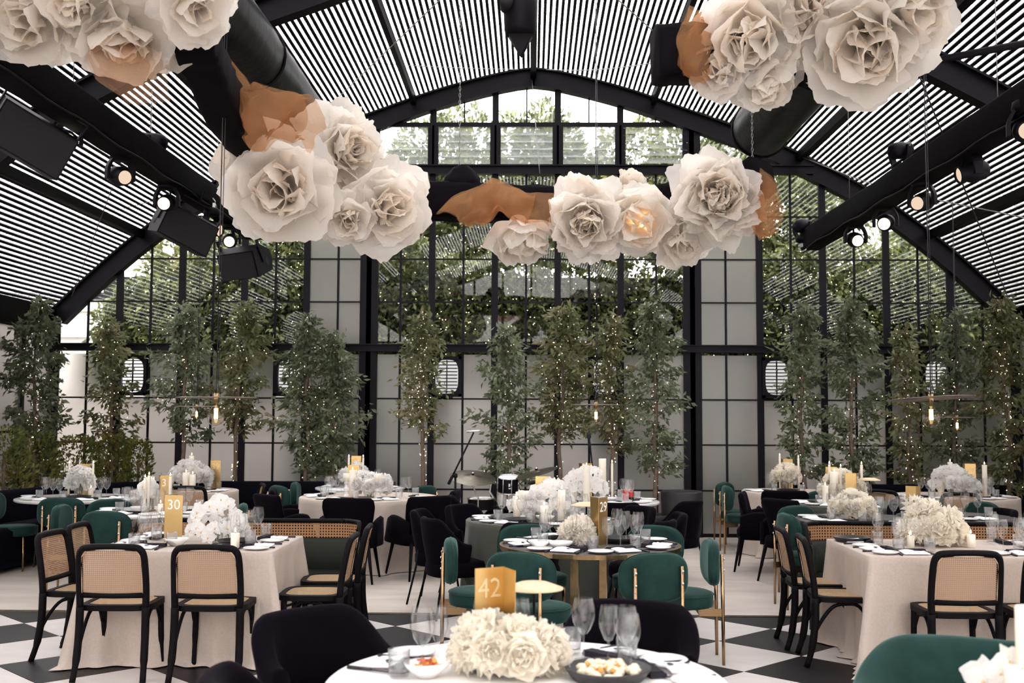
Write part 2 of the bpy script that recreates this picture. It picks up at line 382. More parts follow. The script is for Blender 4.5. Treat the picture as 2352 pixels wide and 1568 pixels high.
for i in range(-14, 6):
    for j in range(-15, 4):
        if (i + j) % 2 == 0: continue
        x, y = 1.39 + HALF * i, 8.35 + HALF * j
        if y - HALF > EDGE_Y - .08 or abs(x) > 0.52 * max(y, 2) + 0.6: continue
        mt = 'tile_black' if i % 2 else 'tile_white'
        me = TM[mt] if y + HALF < EDGE_Y - 0.02 else diamond('tile', mt, EDGE_Y - 0.028 - y)
        link('tile', me, floor, (x, y, 0))
# ---- vault profile (half): measured points x, z
PROF = [(0, 6.50), (0.42, 6.44), (1.30, 6.21), (2.18, 5.90), (3.0, 5.60), (3.74, 5.27), (4.59, 4.82), (5.0, 4.56), (5.59, 4.11), (6.03, 3.73), (6.39, 3.39), (6.72, 3.06)]
PR = catmull([Vector((x, 0, z)) for x, z in PROF], 12)
PL = [0.0]
for a, b in zip(PR, PR[1:]): PL.append(PL[-1] + (b - a).length)
def prof(s):
    s = max(0, min(PL[-1] - 1e-6, s)); i = max(k for k in range(len(PL) - 1) if PL[k] <= s); t = (s - PL[i]) / (PL[i + 1] - PL[i])
    p = PR[i].lerp(PR[i + 1], t); d = (PR[i + 1] - PR[i]).normalized(); return p, d
def prof_z(x):
    x = abs(x)
    for a, b in zip(PR, PR[1:]):
        if a.x <= x <= b.x: return a.z + (b.z - a.z) * (x - a.x) / max(1e-6, b.x - a.x)
    return PR[-1].z
Y0R = -3.2
roof = struct(link('ceiling', None)); roof.empty_display_size = .1
for sgn, nm in ((-1, 'roof_sheet'), (1, 'roof_sheet')):
    b = MB(); P = []
    for k in range(0, 41):
        p, d = prof(PL[-1] * k / 40); nrm = Vector((-d.z, 0, d.x)); q = p + nrm * 0.16
        P.append([(XS0 + sgn * q.x, y, q.z) for y in (Y0R, 0, 5, 10, WY + 0.2)])
    b.grid(P); b.build(nm, 'roof_glass', roof)
PITCH = 0.0685; sl = MB(); sl.box((0, 0, 0), (0.0365, WY - Y0R, 0.02)); slat_me = sl.mesh('slat', 'slat')
s_ = PITCH * 0.9
while s_ < PL[-1] - 0.05:
    p, d = prof(s_); nrm = Vector((-d.z, 0, d.x)); q = p + nrm * 0.09
    ang = math.atan2(-d.z, d.x)
    for sgn in (-1, 1):
        link('slat', slat_me, roof, (XS0 + sgn * q.x, (WY + Y0R) / 2, q.z), (0, sgn * ang, 0))
    s_ += PITCH
for (sx, w) in ((0, .13), (1.69, .10), (3.72, .12), (5.5, .11)):
    for sgn in ((1,) if sx == 0 else (-1, 1)):
        b = MB(); z = prof_z(sx); b.box((XS0 + sgn * sx, (WY + Y0R) / 2, z + (0.0 if sx else -.02)), (w * .65, WY - Y0R, w)); b.build('purlin', 'steel', roof)
for k, ry in enumerate((WY - 0.02, 10.75, 6.0, 1.25, -3.1)):
    for sgn in (-1, 1):
        b = MB()
        for (off0, off1, w) in ((0.055, 0.03, 0.17), (0.03, -0.19, 0.035), (-0.19, -0.215, 0.17)):   # top flange, web, bottom flange
            P = []
            for i in range(0, 33):
                p, d = prof(PL[-1] * i / 32 * 1.0); nrm = Vector((-d.z, 0, d.x)); a = p + nrm * off0; c = p + nrm * off1
                P.append([(XS0 + sgn * a.x, ry - w / 2, a.z), (XS0 + sgn * a.x, ry + w / 2, a.z), (XS0 + sgn * c.x, ry + w / 2, c.z), (XS0 + sgn * c.x, ry - w / 2, c.z)])
            b.grid(P, cv=True, smooth=False, caps=True)
        b.build('arch_rib', 'steel', roof)
# ---- gable wall
BAY = 0.879
wall = struct(link('wall_back', None))
ZB, ZB2 = 2.59, 5.10                          # lower and upper rail
COLX = (-2.27, 2.24)                          # the two tall posts
LZ = [0.02, 0.635, 1.262, 1.885, 2.50]        # lower pane rows
UZ = [2.64, 3.235, 3.84, 4.445, 5.04]         # upper pane rows
majors = sorted([COLX[0] - BAY * i for i in range(0, 6)] + [COLX[0] + BAY * i for i in range(1, 6)] + [COLX[1] + 0.06 + BAY * i for i in range(0, 6)])
majors = [x for x in majors if not any(abs(x - c) < 0.35 for c in COLX)] + list(COLX)
majors = sorted(set(round(x, 3) for x in majors)); XE = 6.68
def bar(name, p, q, w, h): b = MB(); b.beam(p, q, w, h); return b.build(name, 'steel', wall)
for x in majors:
    top = prof_z(x - XS0) - 0.20
    if any(abs(x - c) < .05 for c in COLX):
        for dx in (-0.045, 0.045): bar('post', (x + dx, WY - 0.02, 0), (x + dx, WY - 0.02, top), 0.062, 0.16)
    else: bar('mullion', (x, WY, 0), (x, WY, top), 0.052, 0.09)
xs_all = [-XE] + majors + [XE]
bar('side_post', (-XE, WY - .02, 0), (-XE, WY - .02, 3.0), 0.10, 0.12); bar('side_post', (XE, WY - .02, 0), (XE, WY - .02, 3.0), 0.10, 0.12)
b = MB(); b.box((0, WY - 0.05, ZB), (2 * XE, 0.03, 0.10)); b.box((0, WY - 0.05, ZB + .045), (2 * XE, 0.11, 0.015)); b.box((0, WY - 0.05, ZB - .045), (2 * XE, 0.11, 0.015)); b.box((0, WY, ZB), (2 * XE, .05, .11)); b.build('transom_beam', 'steel', wall)
hw = 3.93
b = MB(); b.box((0, WY - 0.04, ZB2), (2 * hw, 0.12, 0.13)); b.box((0, WY - 0.06, ZB2 + .05), (2 * hw, 0.16, 0.02)); b.build('tie_beam', 'steel', wall)
bar('top_bar', (COLX[0], WY, 5.755), (COLX[1], WY, 5.755), 0.05, 0.06)
thin_x = []
for a, c in zip(xs_all, xs_all[1:]):
    if c - a > 0.6: thin_x.append((a + c) / 2)
for x in thin_x:
    bar('glazing_bar', (x, WY, 0), (x, WY, ZB), 0.022, 0.03)
    t = min(prof_z(x - XS0) - 0.21, ZB2)
    if t > ZB + .2: bar('glazing_bar', (x, WY, ZB), (x, WY, t), 0.02, 0.03)
    if abs(x) < 2.2: bar('glazing_bar', (x, WY, 5.76), (x, WY, prof_z(x - XS0) - .2), 0.014, 0.02)
for z in LZ[1:-1] + [0.02]: bar('glazing_bar', (-XE, WY, z), (XE, WY, z), 0.03, 0.022 if z > .1 else .06)
for z in UZ[1:-1]:
    w_ = max([p.x for p in PR if p.z - 0.25 > z] + [0]); w_ = min(w_, XE)
    bar('glazing_bar', (-w_, WY, z), (w_, WY, z), 0.03, 0.02)
grid_x = sorted(set(xs_all + thin_x))
STRIP = lambda x: (COLX[0] - BAY < x < COLX[0]) or (COLX[1] < x < COLX[1] + BAY + .06)
VENTS = [(-5.50, 1), (-3.43, 1), (-1.10, 1), (1.05, 1), (3.39, 1), (5.59, 1)]
pane_cache = {}
def pane(x0, x1, z0, z1, mat, zt=None):
    g = 0.006; x0 += g; x1 -= g; b = MB(); cx, cz = (x0 + x1) / 2, (z0 + z1) / 2
    if zt is None:
        key = (round(x1 - x0, 3), round(z1 - z0, 3), mat)
        if key not in pane_cache: b.add([(-(x1 - x0) / 2, 0, -(z1 - z0) / 2), ((x1 - x0) / 2, 0, -(z1 - z0) / 2), ((x1 - x0) / 2, 0, (z1 - z0) / 2), (-(x1 - x0) / 2, 0, (z1 - z0) / 2)], [(0, 1, 2, 3)]); pane_cache[key] = b.mesh('pane', mat)
        return link('pane', pane_cache[key], wall, (cx, WY + .004, cz))
    b.add([(x0, WY + .004, z0), (x1, WY + .004, z0), (x1, WY + .004, zt[1]), (x0, WY + .004, zt[0])], [(0, 1, 2, 3)]); return b.build('pane', mat, wall)
for a, c in zip(grid_x, grid_x[1:]):
    mid = (a + c) / 2
    for r in range(4):
        if r == 3 and any(a < vx < c for vx, _ in VENTS): continue
        pane(a, c, LZ[r], LZ[r + 1], 'frosted')
    for r in range(4):
        z0, z1 = UZ[r], UZ[r + 1]; ta, tc = prof_z(a - XS0) - 0.19, prof_z(c - XS0) - 0.19
        mat = 'frosted' if STRIP(mid) else 'pane_clear'
        if min(ta, tc) >= z1: pane(a, c, z0, z1, mat)
        elif max(ta, tc) > z0 + .02: pane(a, c, z0, z1, mat, (max(z0, min(z1, ta)), max(z0, min(z1, tc))))
    if abs(mid) < 2.25:
        pane(a, c, 5.78, 6.2, 'pane_clear', (prof_z(a - XS0) - .19, prof_z(c - XS0) - .19))
    elif abs(mid) < 4.0:
        ta, tc = prof_z(a - XS0) - .19, prof_z(c - XS0) - .19
        if max(ta, tc) > 5.2: pane(a, c, 5.16, 5.3, 'pane_clear', (max(5.16, ta), max(5.16, tc)))
# louvre bank
lv = [COLX[0]] + [x for x in majors if COLX[0] + .3 < x < COLX[1] - .3] + [COLX[1]]
for n_, (a, c) in enumerate(zip(lv, lv[1:])):
    open_ = 62 if n_ == 4 else 24
    for k in range(5):
        z = 5.245 + k * 0.105; b = MB(); b.box((0, 0, 0), (c - a - .09, 0.006, 0.118)); o = b.build('louvre_blade', 'louvre', wall); o.location = ((a + c) / 2, WY - 0.01, z); o.rotation_euler = (math.radians(open_), 0, 0)
    for xx in (a + .03, c - .03): bar('louvre_jamb', (xx, WY - .02, 5.17), (xx, WY - .02, 5.74), 0.03, 0.09)
# round ventilators
for vx, _ in VENTS:
    i = max(k for k in range(len(grid_x) - 1) if grid_x[k] < vx); a, c = grid_x[i], grid_x[i + 1]; cx = (a + c) / 2; cz = (LZ[3] + LZ[4]) / 2; w = (c - a) - .03; h = .56
    v = link('ventilator', None, wall, (cx, WY - .03, cz))
    b = MB()
    for sx in (-1, 1): b.box((sx * (w / 2 - .02), 0, 0), (.04, .10, h)); b.box((0, 0, sx * (h / 2 - .02)), (w, .10, .04))
    outer = superell(w / 2, h / 2, 32, 20); inner = superell(w / 2 - .045, h / 2 - .045, 32, 3.4)
    b.grid([[(x, -.03, z) for x, z in outer], [(x, -.03, z) for x, z in inner], [(x, .05, z) for x, z in inner]], cv=True, smooth=False); b.build('ventilator_frame', 'steel', v)
    for k in range(10):
        b = MB(); z = -h / 2 + .07 + k * (h - .14) / 9; b.box((0, .02, z), (w - .12, .03, .014)); b.build('ventilator_slat', 'steel', v)
    b = MB(); b.box((0, .0, 0), (.014, .03, h - .1)); b.build('ventilator_bar', 'steel', v)
    b = MB(); b.box((0, .06, 0), (w - .06, .004, h - .06)); b.build('ventilator_backing', 'vent_glass', v)
# ---- side walls (low glazed walls under the vault springing)
for nm, sx in (('wall_left', -6.74), ('wall_right', 6.74)):
    w = struct(link(nm, None))
    b = MB(); b.box((sx, 6.1, 2.98), (0.14, 18.7, 0.34)); b.build('eaves_beam', 'steel', w)
    b = MB(); b.box((sx, 6.1, 0.04), (0.08, 18.7, 0.08)); b.build('sill', 'steel', w)
    y = WY
    while y > -3.1:
        b = MB(); b.box((sx, y, 1.45), (0.07, 0.06, 2.9)); b.build('mullion', 'steel', w); y -= BAY
    for r in range(4):
        z0, z1 = (0.08, .75, 1.42, 2.1)[r], (.75, 1.42, 2.1, 2.81)[r]
        y = WY
        while y > 9.5:
            b = MB(); b.box((0, 0, 0), (.006, BAY - .07, z1 - z0 - .03)); o = b.build('pane', 'frosted', w); o.location = (sx, y - BAY / 2, (z0 + z1) / 2); y -= BAY
        b = MB(); b.box((sx, 6.1, z1), (0.04, 18.7, 0.03)); b.build('glazing_bar', 'steel', w)
    b = MB(); b.box((sx, 3.1, 1.45), (.006, 12.4, 2.8)); b.build('far_glazing', 'front_glazing', w)
wf = struct(link('wall_front', None))
b = MB(); P = [[(XS0 + sx * prof(PL[-1] * k / 24)[0].x, -3.25, z if z < 1 else prof(PL[-1] * k / 24)[0].z) for z in (0.0, 9.0)] for sx, ks in ((-1, range(24, 0, -1)), (1, range(0, 25))) for k in ks]
b.grid(P, smooth=False); b.build('gable_glazing', 'front_glazing', wf)
for k in range(-7, 8): b = MB(); b.box((k * BAY, -3.2, prof_z(k * BAY) / 2), (.06, .08, prof_z(k * BAY))); b.build('mullion', 'steel', wf)
for z in (1.3, 2.6, 3.9, 5.1): b = MB(); w_ = max([p.x for p in PR if p.z > z] + [0]); b.box((0, -3.2, z), (2 * w_, .06, .06)); b.build('transom', 'steel', wf)
# ---- the ground outside
g = MB(); g.add([(-70, -70, -.06), (70, -70, -.06), (70, 90, -.06), (-70, 90, -.06)], [(0, 1, 2, 3)]); struct(g.build('ground', 'ground_out'))
# ================================================================== FOLIAGE
def tri_mesh(name, verts, tris, mat, smooth=False):
    me = bpy.data.meshes.new(name); nv, nt_ = len(verts), len(tris)
    me.vertices.add(nv); me.vertices.foreach_set('co', np.asarray(verts, np.float32).ravel())
    me.loops.add(nt_ * 3); me.loops.foreach_set('vertex_index', np.asarray(tris, np.int32).ravel())
    me.polygons.add(nt_); me.polygons.foreach_set('loop_start', np.arange(0, nt_ * 3, 3, dtype=np.int32))
    me.materials.append(M[mat]); me.update(calc_edges=True); return me
def unit(a): return a / np.maximum(np.linalg.norm(a, axis=1, keepdims=True), 1e-6)
def leaf_mesh(name, mat, pts, dirs, L, aspect=0.42):
    n = len(pts); L = L * RNG.uniform(.65, 1.3, (n, 1)); d = unit(dirs); s = unit(np.cross(d, RNG.normal(size=(n, 3)))); nr = np.cross(s, d); W = L * aspect
    base = pts; tip = pts + d * L + nr * L * -.08; lm = pts + d * L * .42 + s * W * .5 + nr * W * .18; rm = pts + d * L * .42 - s * W * .5 + nr * W * .18
    v = np.stack([base, lm, tip, rm], 1).reshape(-1, 3); i = np.arange(n)[:, None] * 4
    return tri_mesh(name, v, np.concatenate([i + [0, 1, 2], i + [0, 2, 3]], 0), mat)
def dots_mesh(name, mat, pts, r):
    n = len(pts); o = np.array([[1, 0, 0], [-1, 0, 0], [0, 1, 0], [0, -1, 0], [0, 0, 1], [0, 0, -1]]) * r
    v = (pts[:, None, :] + o[None]).reshape(-1, 3); f = np.array([[0, 2, 4], [2, 1, 4], [1, 3, 4], [3, 0, 4], [2, 0, 5], [1, 2, 5], [3, 1, 5], [0, 3, 5]])
    return tri_mesh(name, v, (np.arange(n)[:, None, None] * 6 + f[None]).reshape(-1, 3), mat)
def stuffpart(o): o['kind'] = 'stuff'; return o
def tree(px, Y, ztop, w, nl, mat, label, first=0.22, lights=70, leafL=0.095, pot=True, dense=1.0, lean=0.0):
    p = at_y(px, 1000, Y); h = ztop
    t = thing('potted_tree', label, 'tree', (p.x, Y, 0), 0, 'slim potted trees along the glass wall')
    rr = random.Random(int(px * 7)); tp = []; ox = oy = 0
    for i in range(9):
        k = i / 8; tp.append(Vector((ox + lean * k, oy, 0.3 + k * (h - 0.45)))); ox += rr.uniform(-.035, .035); oy += rr.uniform(-.03, .03)
    b = MB(); b.tube(catmull(tp, 3), [0.03 * (1 - .8 * i / 24) + .004 for i in range(25)], 7); b.build('trunk', 'bark', t)
    if pot: b = MB(); b.lathe([(0.0, 0.01), (.17, 0.01), (.19, .04), (.23, .36), (.24, .40), (.21, .40), (.2, .35), (0, .35)], 20); b.build('pot', 'pot_black', t)
    br = MB(); pts = []; dirs = []; lp = []
    nb = 24; per = max(3, int(nl * 1.35 / (nb * 14)))
    for i in range(nb):
        k = first + (1 - first) * (i + rr.random() * .8) / nb; k = min(k, .99)
        q = tp[min(8, int(k * 8))].lerp(tp[min(8, int(k * 8) + 1)], k * 8 - int(k * 8)) if k < 1 else tp[8]
        a = i * 2.399 + rr.uniform(-.5, .5); wid = w * (0.42 + .58 * math.sin(PI * min(1, (k - first * .4) / (1.08 - first * .4)) ** 0.8)) * rr.uniform(.55, 1.1)
        if k > .85: wid *= .55
        up = rr.uniform(.15, .6) * wid + .06; e = q + Vector((math.cos(a) * wid, math.sin(a) * wid * .75, up)); m_ = q.lerp(e, .5) + Vector((0, 0, .08 * wid + .03))
        path = catmull([q, m_, e], 7); br.tube(path[::2] + ([path[-1]] if len(path) % 2 == 0 else []), .006, 4)
        for s_, pp in enumerate(path):
            if s_ < 3: continue
            n_ = per
            base = np.array(pp)[None] + RNG.normal(scale=(.055, .055, .05), size=(n_, 3)); pts.append(base)
            dd = np.array([math.cos(a), math.sin(a), -.55])[None] + RNG.normal(scale=.65, size=(n_, 3)); dirs.append(dd)
            if rr.random() < lights / (nb * 6): lp.append(np.array(pp) + RNG.normal(scale=.03, size=3))
        if i % 2 == 0:                                     # twig tips hang free
            base = np.array(e)[None] + RNG.normal(scale=(.05, .05, .07), size=(8, 3)); pts.append(base); dirs.append(np.array([0, 0, -.6])[None] + RNG.normal(scale=.5, size=(8, 3)))
    top = np.array(tp[-1]); n_ = int(nl * .12)
    zz = RNG.uniform(-.8, .16, n_); base = top + np.stack([RNG.normal(scale=.06, size=n_) * (1.2 - zz), RNG.normal(scale=.06, size=n_) * (1.2 - zz), zz], 1); pts.append(base); dirs.append(np.array([0, 0, .1]) + RNG.normal(scale=.6, size=(n_, 3)))
    br.build('branches', 'bark', t)
    stuffpart(link('foliage', leaf_mesh('foliage', mat, np.concatenate(pts), np.concatenate(dirs), leafL), t))
    for i in range(int(lights * .6)):
        k = rr.uniform(.08, .8); q = tp[int(k * 8)].lerp(tp[int(k * 8) + 1], k * 8 - int(k * 8)); a = rr.uniform(0, 6.28); lp.append(np.array(q) + np.array([math.cos(a) * .045, math.sin(a) * .045, 0]))
    if lp: stuffpart(link('fairy_lights', dots_mesh('fairy_lights', 'fairy', np.array(lp[::2]), .0062), t))
    return t
TREES = [  # px, Y, top z, half width, leaves, material, label
 (88, 14.2, 3.12, .52, 2600, 'leaf_a', 'bushy potted tree at the far left edge behind the boxwood shrubs', .12, 150),
 (258, 14.95, 2.95, .36, 1300, 'leaf_b', 'slim lit tree before the louvred ventilator nearest the left edge', .15, 130),
 (425, 14.8, 3.15, .44, 1700, 'leaf_a', 'tree with bare lower trunk behind the small hanging bulb at left', .35, 120),
 (543, 14.8, 3.15, .46, 1700, 'leaf_b', 'tree with bare leaning trunk behind the big left pendant lamp', .38, 90),
 (700, 14.75, 3.0, .42, 1900, 'leaf_a', 'dense dark tree left of the brass sign by the left post', .18, 100),
 (765, 14.7, 2.75, .38, 1500, 'leaf_a', 'leafy tree just left of the left steel post of the glass wall', .2, 70),
 (967, 14.6, 3.05, .30, 1100, 'leaf_b', 'thin tree with light-wrapped bare trunk right of the left steel post', .4, 170),
 (1158, 14.2, 2.8, .42, 1500, 'leaf_a', 'tree with big dark leaves standing behind the drum kit', .18, 60),
 (1288, 14.5, 3.1, .46, 1900, 'leaf_b', 'full-crowned tree between the drum kit and the microphone', .36, 120),
 (1405, 14.5, 3.0, .36, 1300, 'leaf_b', 'tree with light-wrapped trunk right of the small middle pendant lamp', .34, 130),
 (1502, 14.4, 3.2, .40, 1500, 'leaf_a', 'tall loose tree left of the right steel post', .18, 90),
 (1848, 14.5, 3.15, .34, 1500, 'leaf_a', 'slim tree beside the round ventilator right of the frosted strip', .18, 80),
 (1962, 14.4, 3.2, .46, 2200, 'leaf_a', 'broad dense tree at the middle of the right wall bay', .16, 60),
 (2085, 14.6, 2.9, .32, 1200, 'leaf_b', 'slender lit tree left of the big right pendant lamp', .16, 90),
 (2195, 14.5, 3.05, .36, 1500, 'leaf_a', 'tree behind the big tilted pendant lamp at right', .15, 70),
 (2318, 14.2, 3.2, .44, 2000, 'leaf_b', 'tall tree full of fairy lights at the right edge', .14, 220),
]
for px, Y, zt, w, nl, mt, lab, fi, li in TREES: tree(px, Y, zt, w, nl, mt, lab, fi, li)
# low boxwood shrubs on the left
for px, Y, zt, r, lab in ((10, 13.2, 1.50, .34, 'bright boxwood shrub cut by the left edge'), (78, 13.8, 1.42, .33, 'round bright boxwood shrub second from the left edge'), (178, 14.5, 1.35, .32, 'boxwood shrub in the middle of the low left row'), (258, 14.75, 1.38, .26, 'taller narrow boxwood shrub fourth in the low left row'), (318, 14.85, 1.30, .2, 'narrow boxwood shrub ending the low row at left')):
    p = at_y(px, 1000, Y); t = thing('boxwood_shrub', lab, 'shrub', (p.x, Y, 0), 0, 'low boxwood shrubs on the left')
    n = 1500; z = RNG.uniform(.45, zt, n); a = RNG.uniform(0, 2 * PI, n); pr = r * np.sqrt(np.clip(1.05 - ((z - .75) / (zt - .68)) ** 2, .04, 1)) * RNG.uniform(.55, 1.08, n)
    pts = np.stack([np.cos(a) * pr, np.sin(a) * pr, z], 1); di = np.stack([np.cos(a), np.sin(a), np.full(n, .9)], 1) + RNG.normal(scale=.4, size=(n, 3))
    stuffpart(link('foliage', leaf_mesh('foliage', 'leaf_box', pts, di, .055, .5), t))
    b = MB(); b.tube([(0, 0, .1), (.01, 0, zt * .8)], .02, 6); b.build('stem', 'bark', t)
    b = MB(); b.lathe([(0, .01), (.18, .01), (.22, .42), (.19, .42), (0, .38)], 18); b.build('pot', 'pot_black', t)
# hedge wall and trees outside
def blob_leaves(n, cx, cy, cz, rx, ry, rz, hollow=.55):
    u = unit(RNG.normal(size=(n, 3))); rad = RNG.uniform(hollow, 1.0, (n, 1)) ** .6
    lump = 1 + .16 * np.sin(u[:, :1] * 7 + cx) + .12 * np.sin(u[:, 2:3] * 9 + cx * 2)
    return np.array([cx, cy, cz]) + u * rad * lump * np.array([rx, ry, rz]), u + np.array([0, 0, -.25]) + RNG.normal(scale=.5, size=(n, 3))
hed = thing('ivy_hedge', 'dense green hedge seen through the upper panes outside', 'hedge', (0, 17.6, 0))
b = MB(); b.box((.3, .6, 1.95), (14.6, .5, 3.9)); b.box((-8.2, .9, 1.0), (2.6, .4, 2.0)); b.build('core', 'hedge_core', hed)  # low box at far left is added to block sky behind the end pane
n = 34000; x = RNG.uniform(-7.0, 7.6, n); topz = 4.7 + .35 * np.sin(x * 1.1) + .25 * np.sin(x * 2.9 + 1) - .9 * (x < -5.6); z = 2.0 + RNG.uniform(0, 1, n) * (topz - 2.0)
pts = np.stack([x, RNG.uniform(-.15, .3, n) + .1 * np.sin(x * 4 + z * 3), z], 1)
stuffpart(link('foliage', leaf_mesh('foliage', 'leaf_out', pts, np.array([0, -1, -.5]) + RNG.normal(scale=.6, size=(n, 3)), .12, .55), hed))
OUT = [(-6.0, 19.5, 3.4, 1.0, 'leaf_out_b', 'small leafy tree outside the left corner panes', 1.5), (-4.4, 19.0, 4.4, 1.35, 'leaf_out', 'dark tree outside the left panes near the arch', 1.7), (-3.0, 19.6, 5.0, 1.3, 'leaf_out_b', 'tree outside behind the hanging wedge loudspeaker', 1.9),
       (-1.55, 20.0, 5.7, 1.35, 'leaf_out', 'tree outside showing through the two left louvre bays', 1.9), (.05, 20.5, 5.6, 1.2, 'leaf_out', 'tree outside showing through the middle louvre bay', 1.75), (1.7, 20.2, 5.5, 1.15, 'leaf_out_b', 'tree outside showing through the fourth louvre bay', 1.65), (3.1, 20.0, 5.2, 1.15, 'leaf_out', 'bright-tipped tree outside the rightmost louvre bay', 1.9),
       (4.5, 19.3, 4.6, 1.4, 'leaf_out', 'tree outside the right panes beneath the black truss', 1.7), (6.2, 19.0, 3.6, 1.4, 'leaf_out_b', 'yellowish tree outside the right corner panes', 1.6)]
for cx, cyy, cz, rx, mt, lab, rz in OUT:
    t = thing('outdoor_tree', lab, 'tree', (cx, cyy, 0), 0, 'trees outside the glass wall')
    b = MB(); b.tube([(0, 0, 0), (.05, 0, cz * .5), (0, 0, cz)], [.11, .08, .03], 8); b.build('trunk', 'bark', t)
    P, D = [], []
    for k in range(5):
        a_, d_ = blob_leaves(1700, RNG.uniform(-.4, .4) * rx, RNG.uniform(-.3, .3), cz + RNG.uniform(-.5, .45) * rz, rx * RNG.uniform(.6, .85), .7, rz * RNG.uniform(.45, .7)); P.append(a_); D.append(d_)
    stuffpart(link('foliage', leaf_mesh('foliage', mt, np.concatenate(P), np.concatenate(D), .15, .5), t))
FARSIDE = [(13.5, 9 + 5.2 * k, 5.0, 2.9, 4.2, '%s tall tree from the front in the row outside the right slope' % (['first'] + ORD[1:])[k]) for k in range(6)]
for cx, cyy, cz, rx, rz, lab in FARSIDE:
    t = thing('outdoor_tree', lab, 'tree', (cx, cyy, 0), 0, 'tall trees beyond the right slope')
    b = MB(); b.tube([(0, 0, 0), (.1, 0, cz * .5), (0, 0, cz)], [.22, .16, .06], 8); b.build('trunk', 'bark', t)
    P, D = zip(*[blob_leaves(1100, RNG.uniform(-.8, .8), RNG.uniform(-1.2, 1.2), cz + RNG.uniform(-.5, .4) * rz, rx * .7, 2.2, rz * .6) for k in range(5)])
    stuffpart(link('foliage', leaf_mesh('foliage', 'leaf_out', np.concatenate(P), np.concatenate(D), .34, .55), t))
t = thing('town_terrace', 'long pale terrace of houses outside the left roof slope', 'building', (-20, 12, 0))
b = MB(); b.box((0, 0, 3.4), (6, 38, 6.8)); b.build('wall', 'terrace_wall', t)
for z in (2.6, 5.0, 6.6): b = MB(); b.box((3.05, 0, z), (.3, 38, .18)); b.build('cornice', 'shell_wall', t)
for k in range(14):
    for z in (1.4, 3.9): b = MB(); b.box((3.02, -17.5 + 2.7 * k, z), (.1, 1.0, 1.5)); b.build('window', 'steel', t)
b = MB(); b.box((0, 0, 7.0), (6.6, 38.4, .4)); b.build('roof', 'steel', t)
for cx, cyy, cz, rx, rz, lab in ((9.4, 13.5, 2.6, 1.5, 2.3, 'big tree outside beyond the right roof slope at the far end'), (9.6, 10.2, 2.9, 1.5, 2.4, 'big tree outside beyond the right roof slope nearer in'), (9.6, 16.5, 2.4, 1.5, 2.1, 'tree outside behind the right corner of the glass wall'), (-9.8, 14.5, 1.9, 1.4, 1.8, 'low tree outside beyond the left roof slope')):
    t = thing('outdoor_tree', lab, 'tree', (cx, cyy, 0), 0, 'trees beside the roof')
    b = MB(); b.tube([(0, 0, 0), (.05, 0, cz * .5), (0, 0, cz)], [.14, .1, .04], 8); b.build('trunk', 'bark', t)
    P, D = zip(*[blob_leaves(1500, RNG.uniform(-.4, .4), RNG.uniform(-1, 1), cz + RNG.uniform(-.4, .5) * rz, rx * .7, 1.3, rz * .6) for k in range(4)])
    stuffpart(link('foliage', leaf_mesh('foliage', 'leaf_out_b', np.concatenate(P), np.concatenate(D), .17, .5), t))
n = 900; x = np.concatenate([RNG.uniform(-6.3, -2.4, 330), RNG.uniform(-2.1, 2.1, 330), RNG.uniform(2.4, 6.4, 240)]); 
pts = np.stack([x, 17.15 + RNG.uniform(-.1, .15, n), RNG.uniform(2.5, 4.6, n)], 1); pts[:, 0] = np.where(RNG.random(n) < .55, np.round(pts[:, 0] / .33) * .33 + RNG.normal(scale=.03, size=n), pts[:, 0])
o = link('fairy_light_curtain', dots_mesh('fairy_light_curtain', 'fairy', pts, .0085)); tag(o, 'curtain of tiny warm fairy lights hung outside before the hedge', 'fairy lights', kind='stuff')
for k, (x, w, zt) in enumerate(((-2.75, .55, 2.1), (-1.85, .55, 1.9), (1.85, .6, 2.2), (2.85, .6, 1.5), (5.9, .5, 2.2))):  # unseen shrubs, added so some frosted panes come out darker
    t = thing('added_shrub', '%s unseen shrub from the left, added to darken the frosted panes' % (['first'] + ORD[1:])[k], 'shrub', (x, 16.15, 0), 0, 'unseen shrubs added behind the frosted panes')
    pts, di = blob_leaves(1100, 0, 0, zt * .5, w, .35, zt * .55, .3)
    stuffpart(link('foliage', leaf_mesh('foliage', 'leaf_out', pts, di, .13, .55), t)); b = MB(); b.tube([(0, 0, 0), (0, 0, zt * .6)], .03, 6); b.build('stem', 'bark', t)
for x0, x1, h_, lab in ((-7.4, -3.7, 1.9, 'left'), (-1.2, .9, 2.0, 'middle'), (3.5, 5.3, 1.8, 'right')):  # unseen pale wall sections, added to brighten the frosted panes before them
    b = MB(); b.box(((x0 + x1) / 2, 17.15, h_ / 2), (x1 - x0, .12, h_)); b.box(((x0 + x1) / 2, 17.15, h_ + .03), (x1 - x0 + .06, .2, .06)); struct(b.build('wall_added', 'bounce_wall'))
# pale building glimpsed at the far left outside
t = thing('town_building', 'pale stone building glimpsed through the lowest left corner pane', 'building', (-17.5, 36, 0))
b = MB(); b.box((0, 0, 2.6), (9, 4, 5.2)); b.build('wall', 'shell_wall', t)
for z in (3.3, 4.1, 4.9): b = MB(); b.box((0, -2.08, z), (9.2, .25, .16)); b.build('cornice', 'shell_wall', t)
b = MB(); b.box((0, 0, 5.3), (9.4, 4.4, .2)); b.build('roof', 'steel', t)
# ================================================================== FURNITURE
HEAD = lambda x, y, tx, ty: math.atan2(-(tx - x), ty - y)      # rz so that local +y looks at (tx,ty)
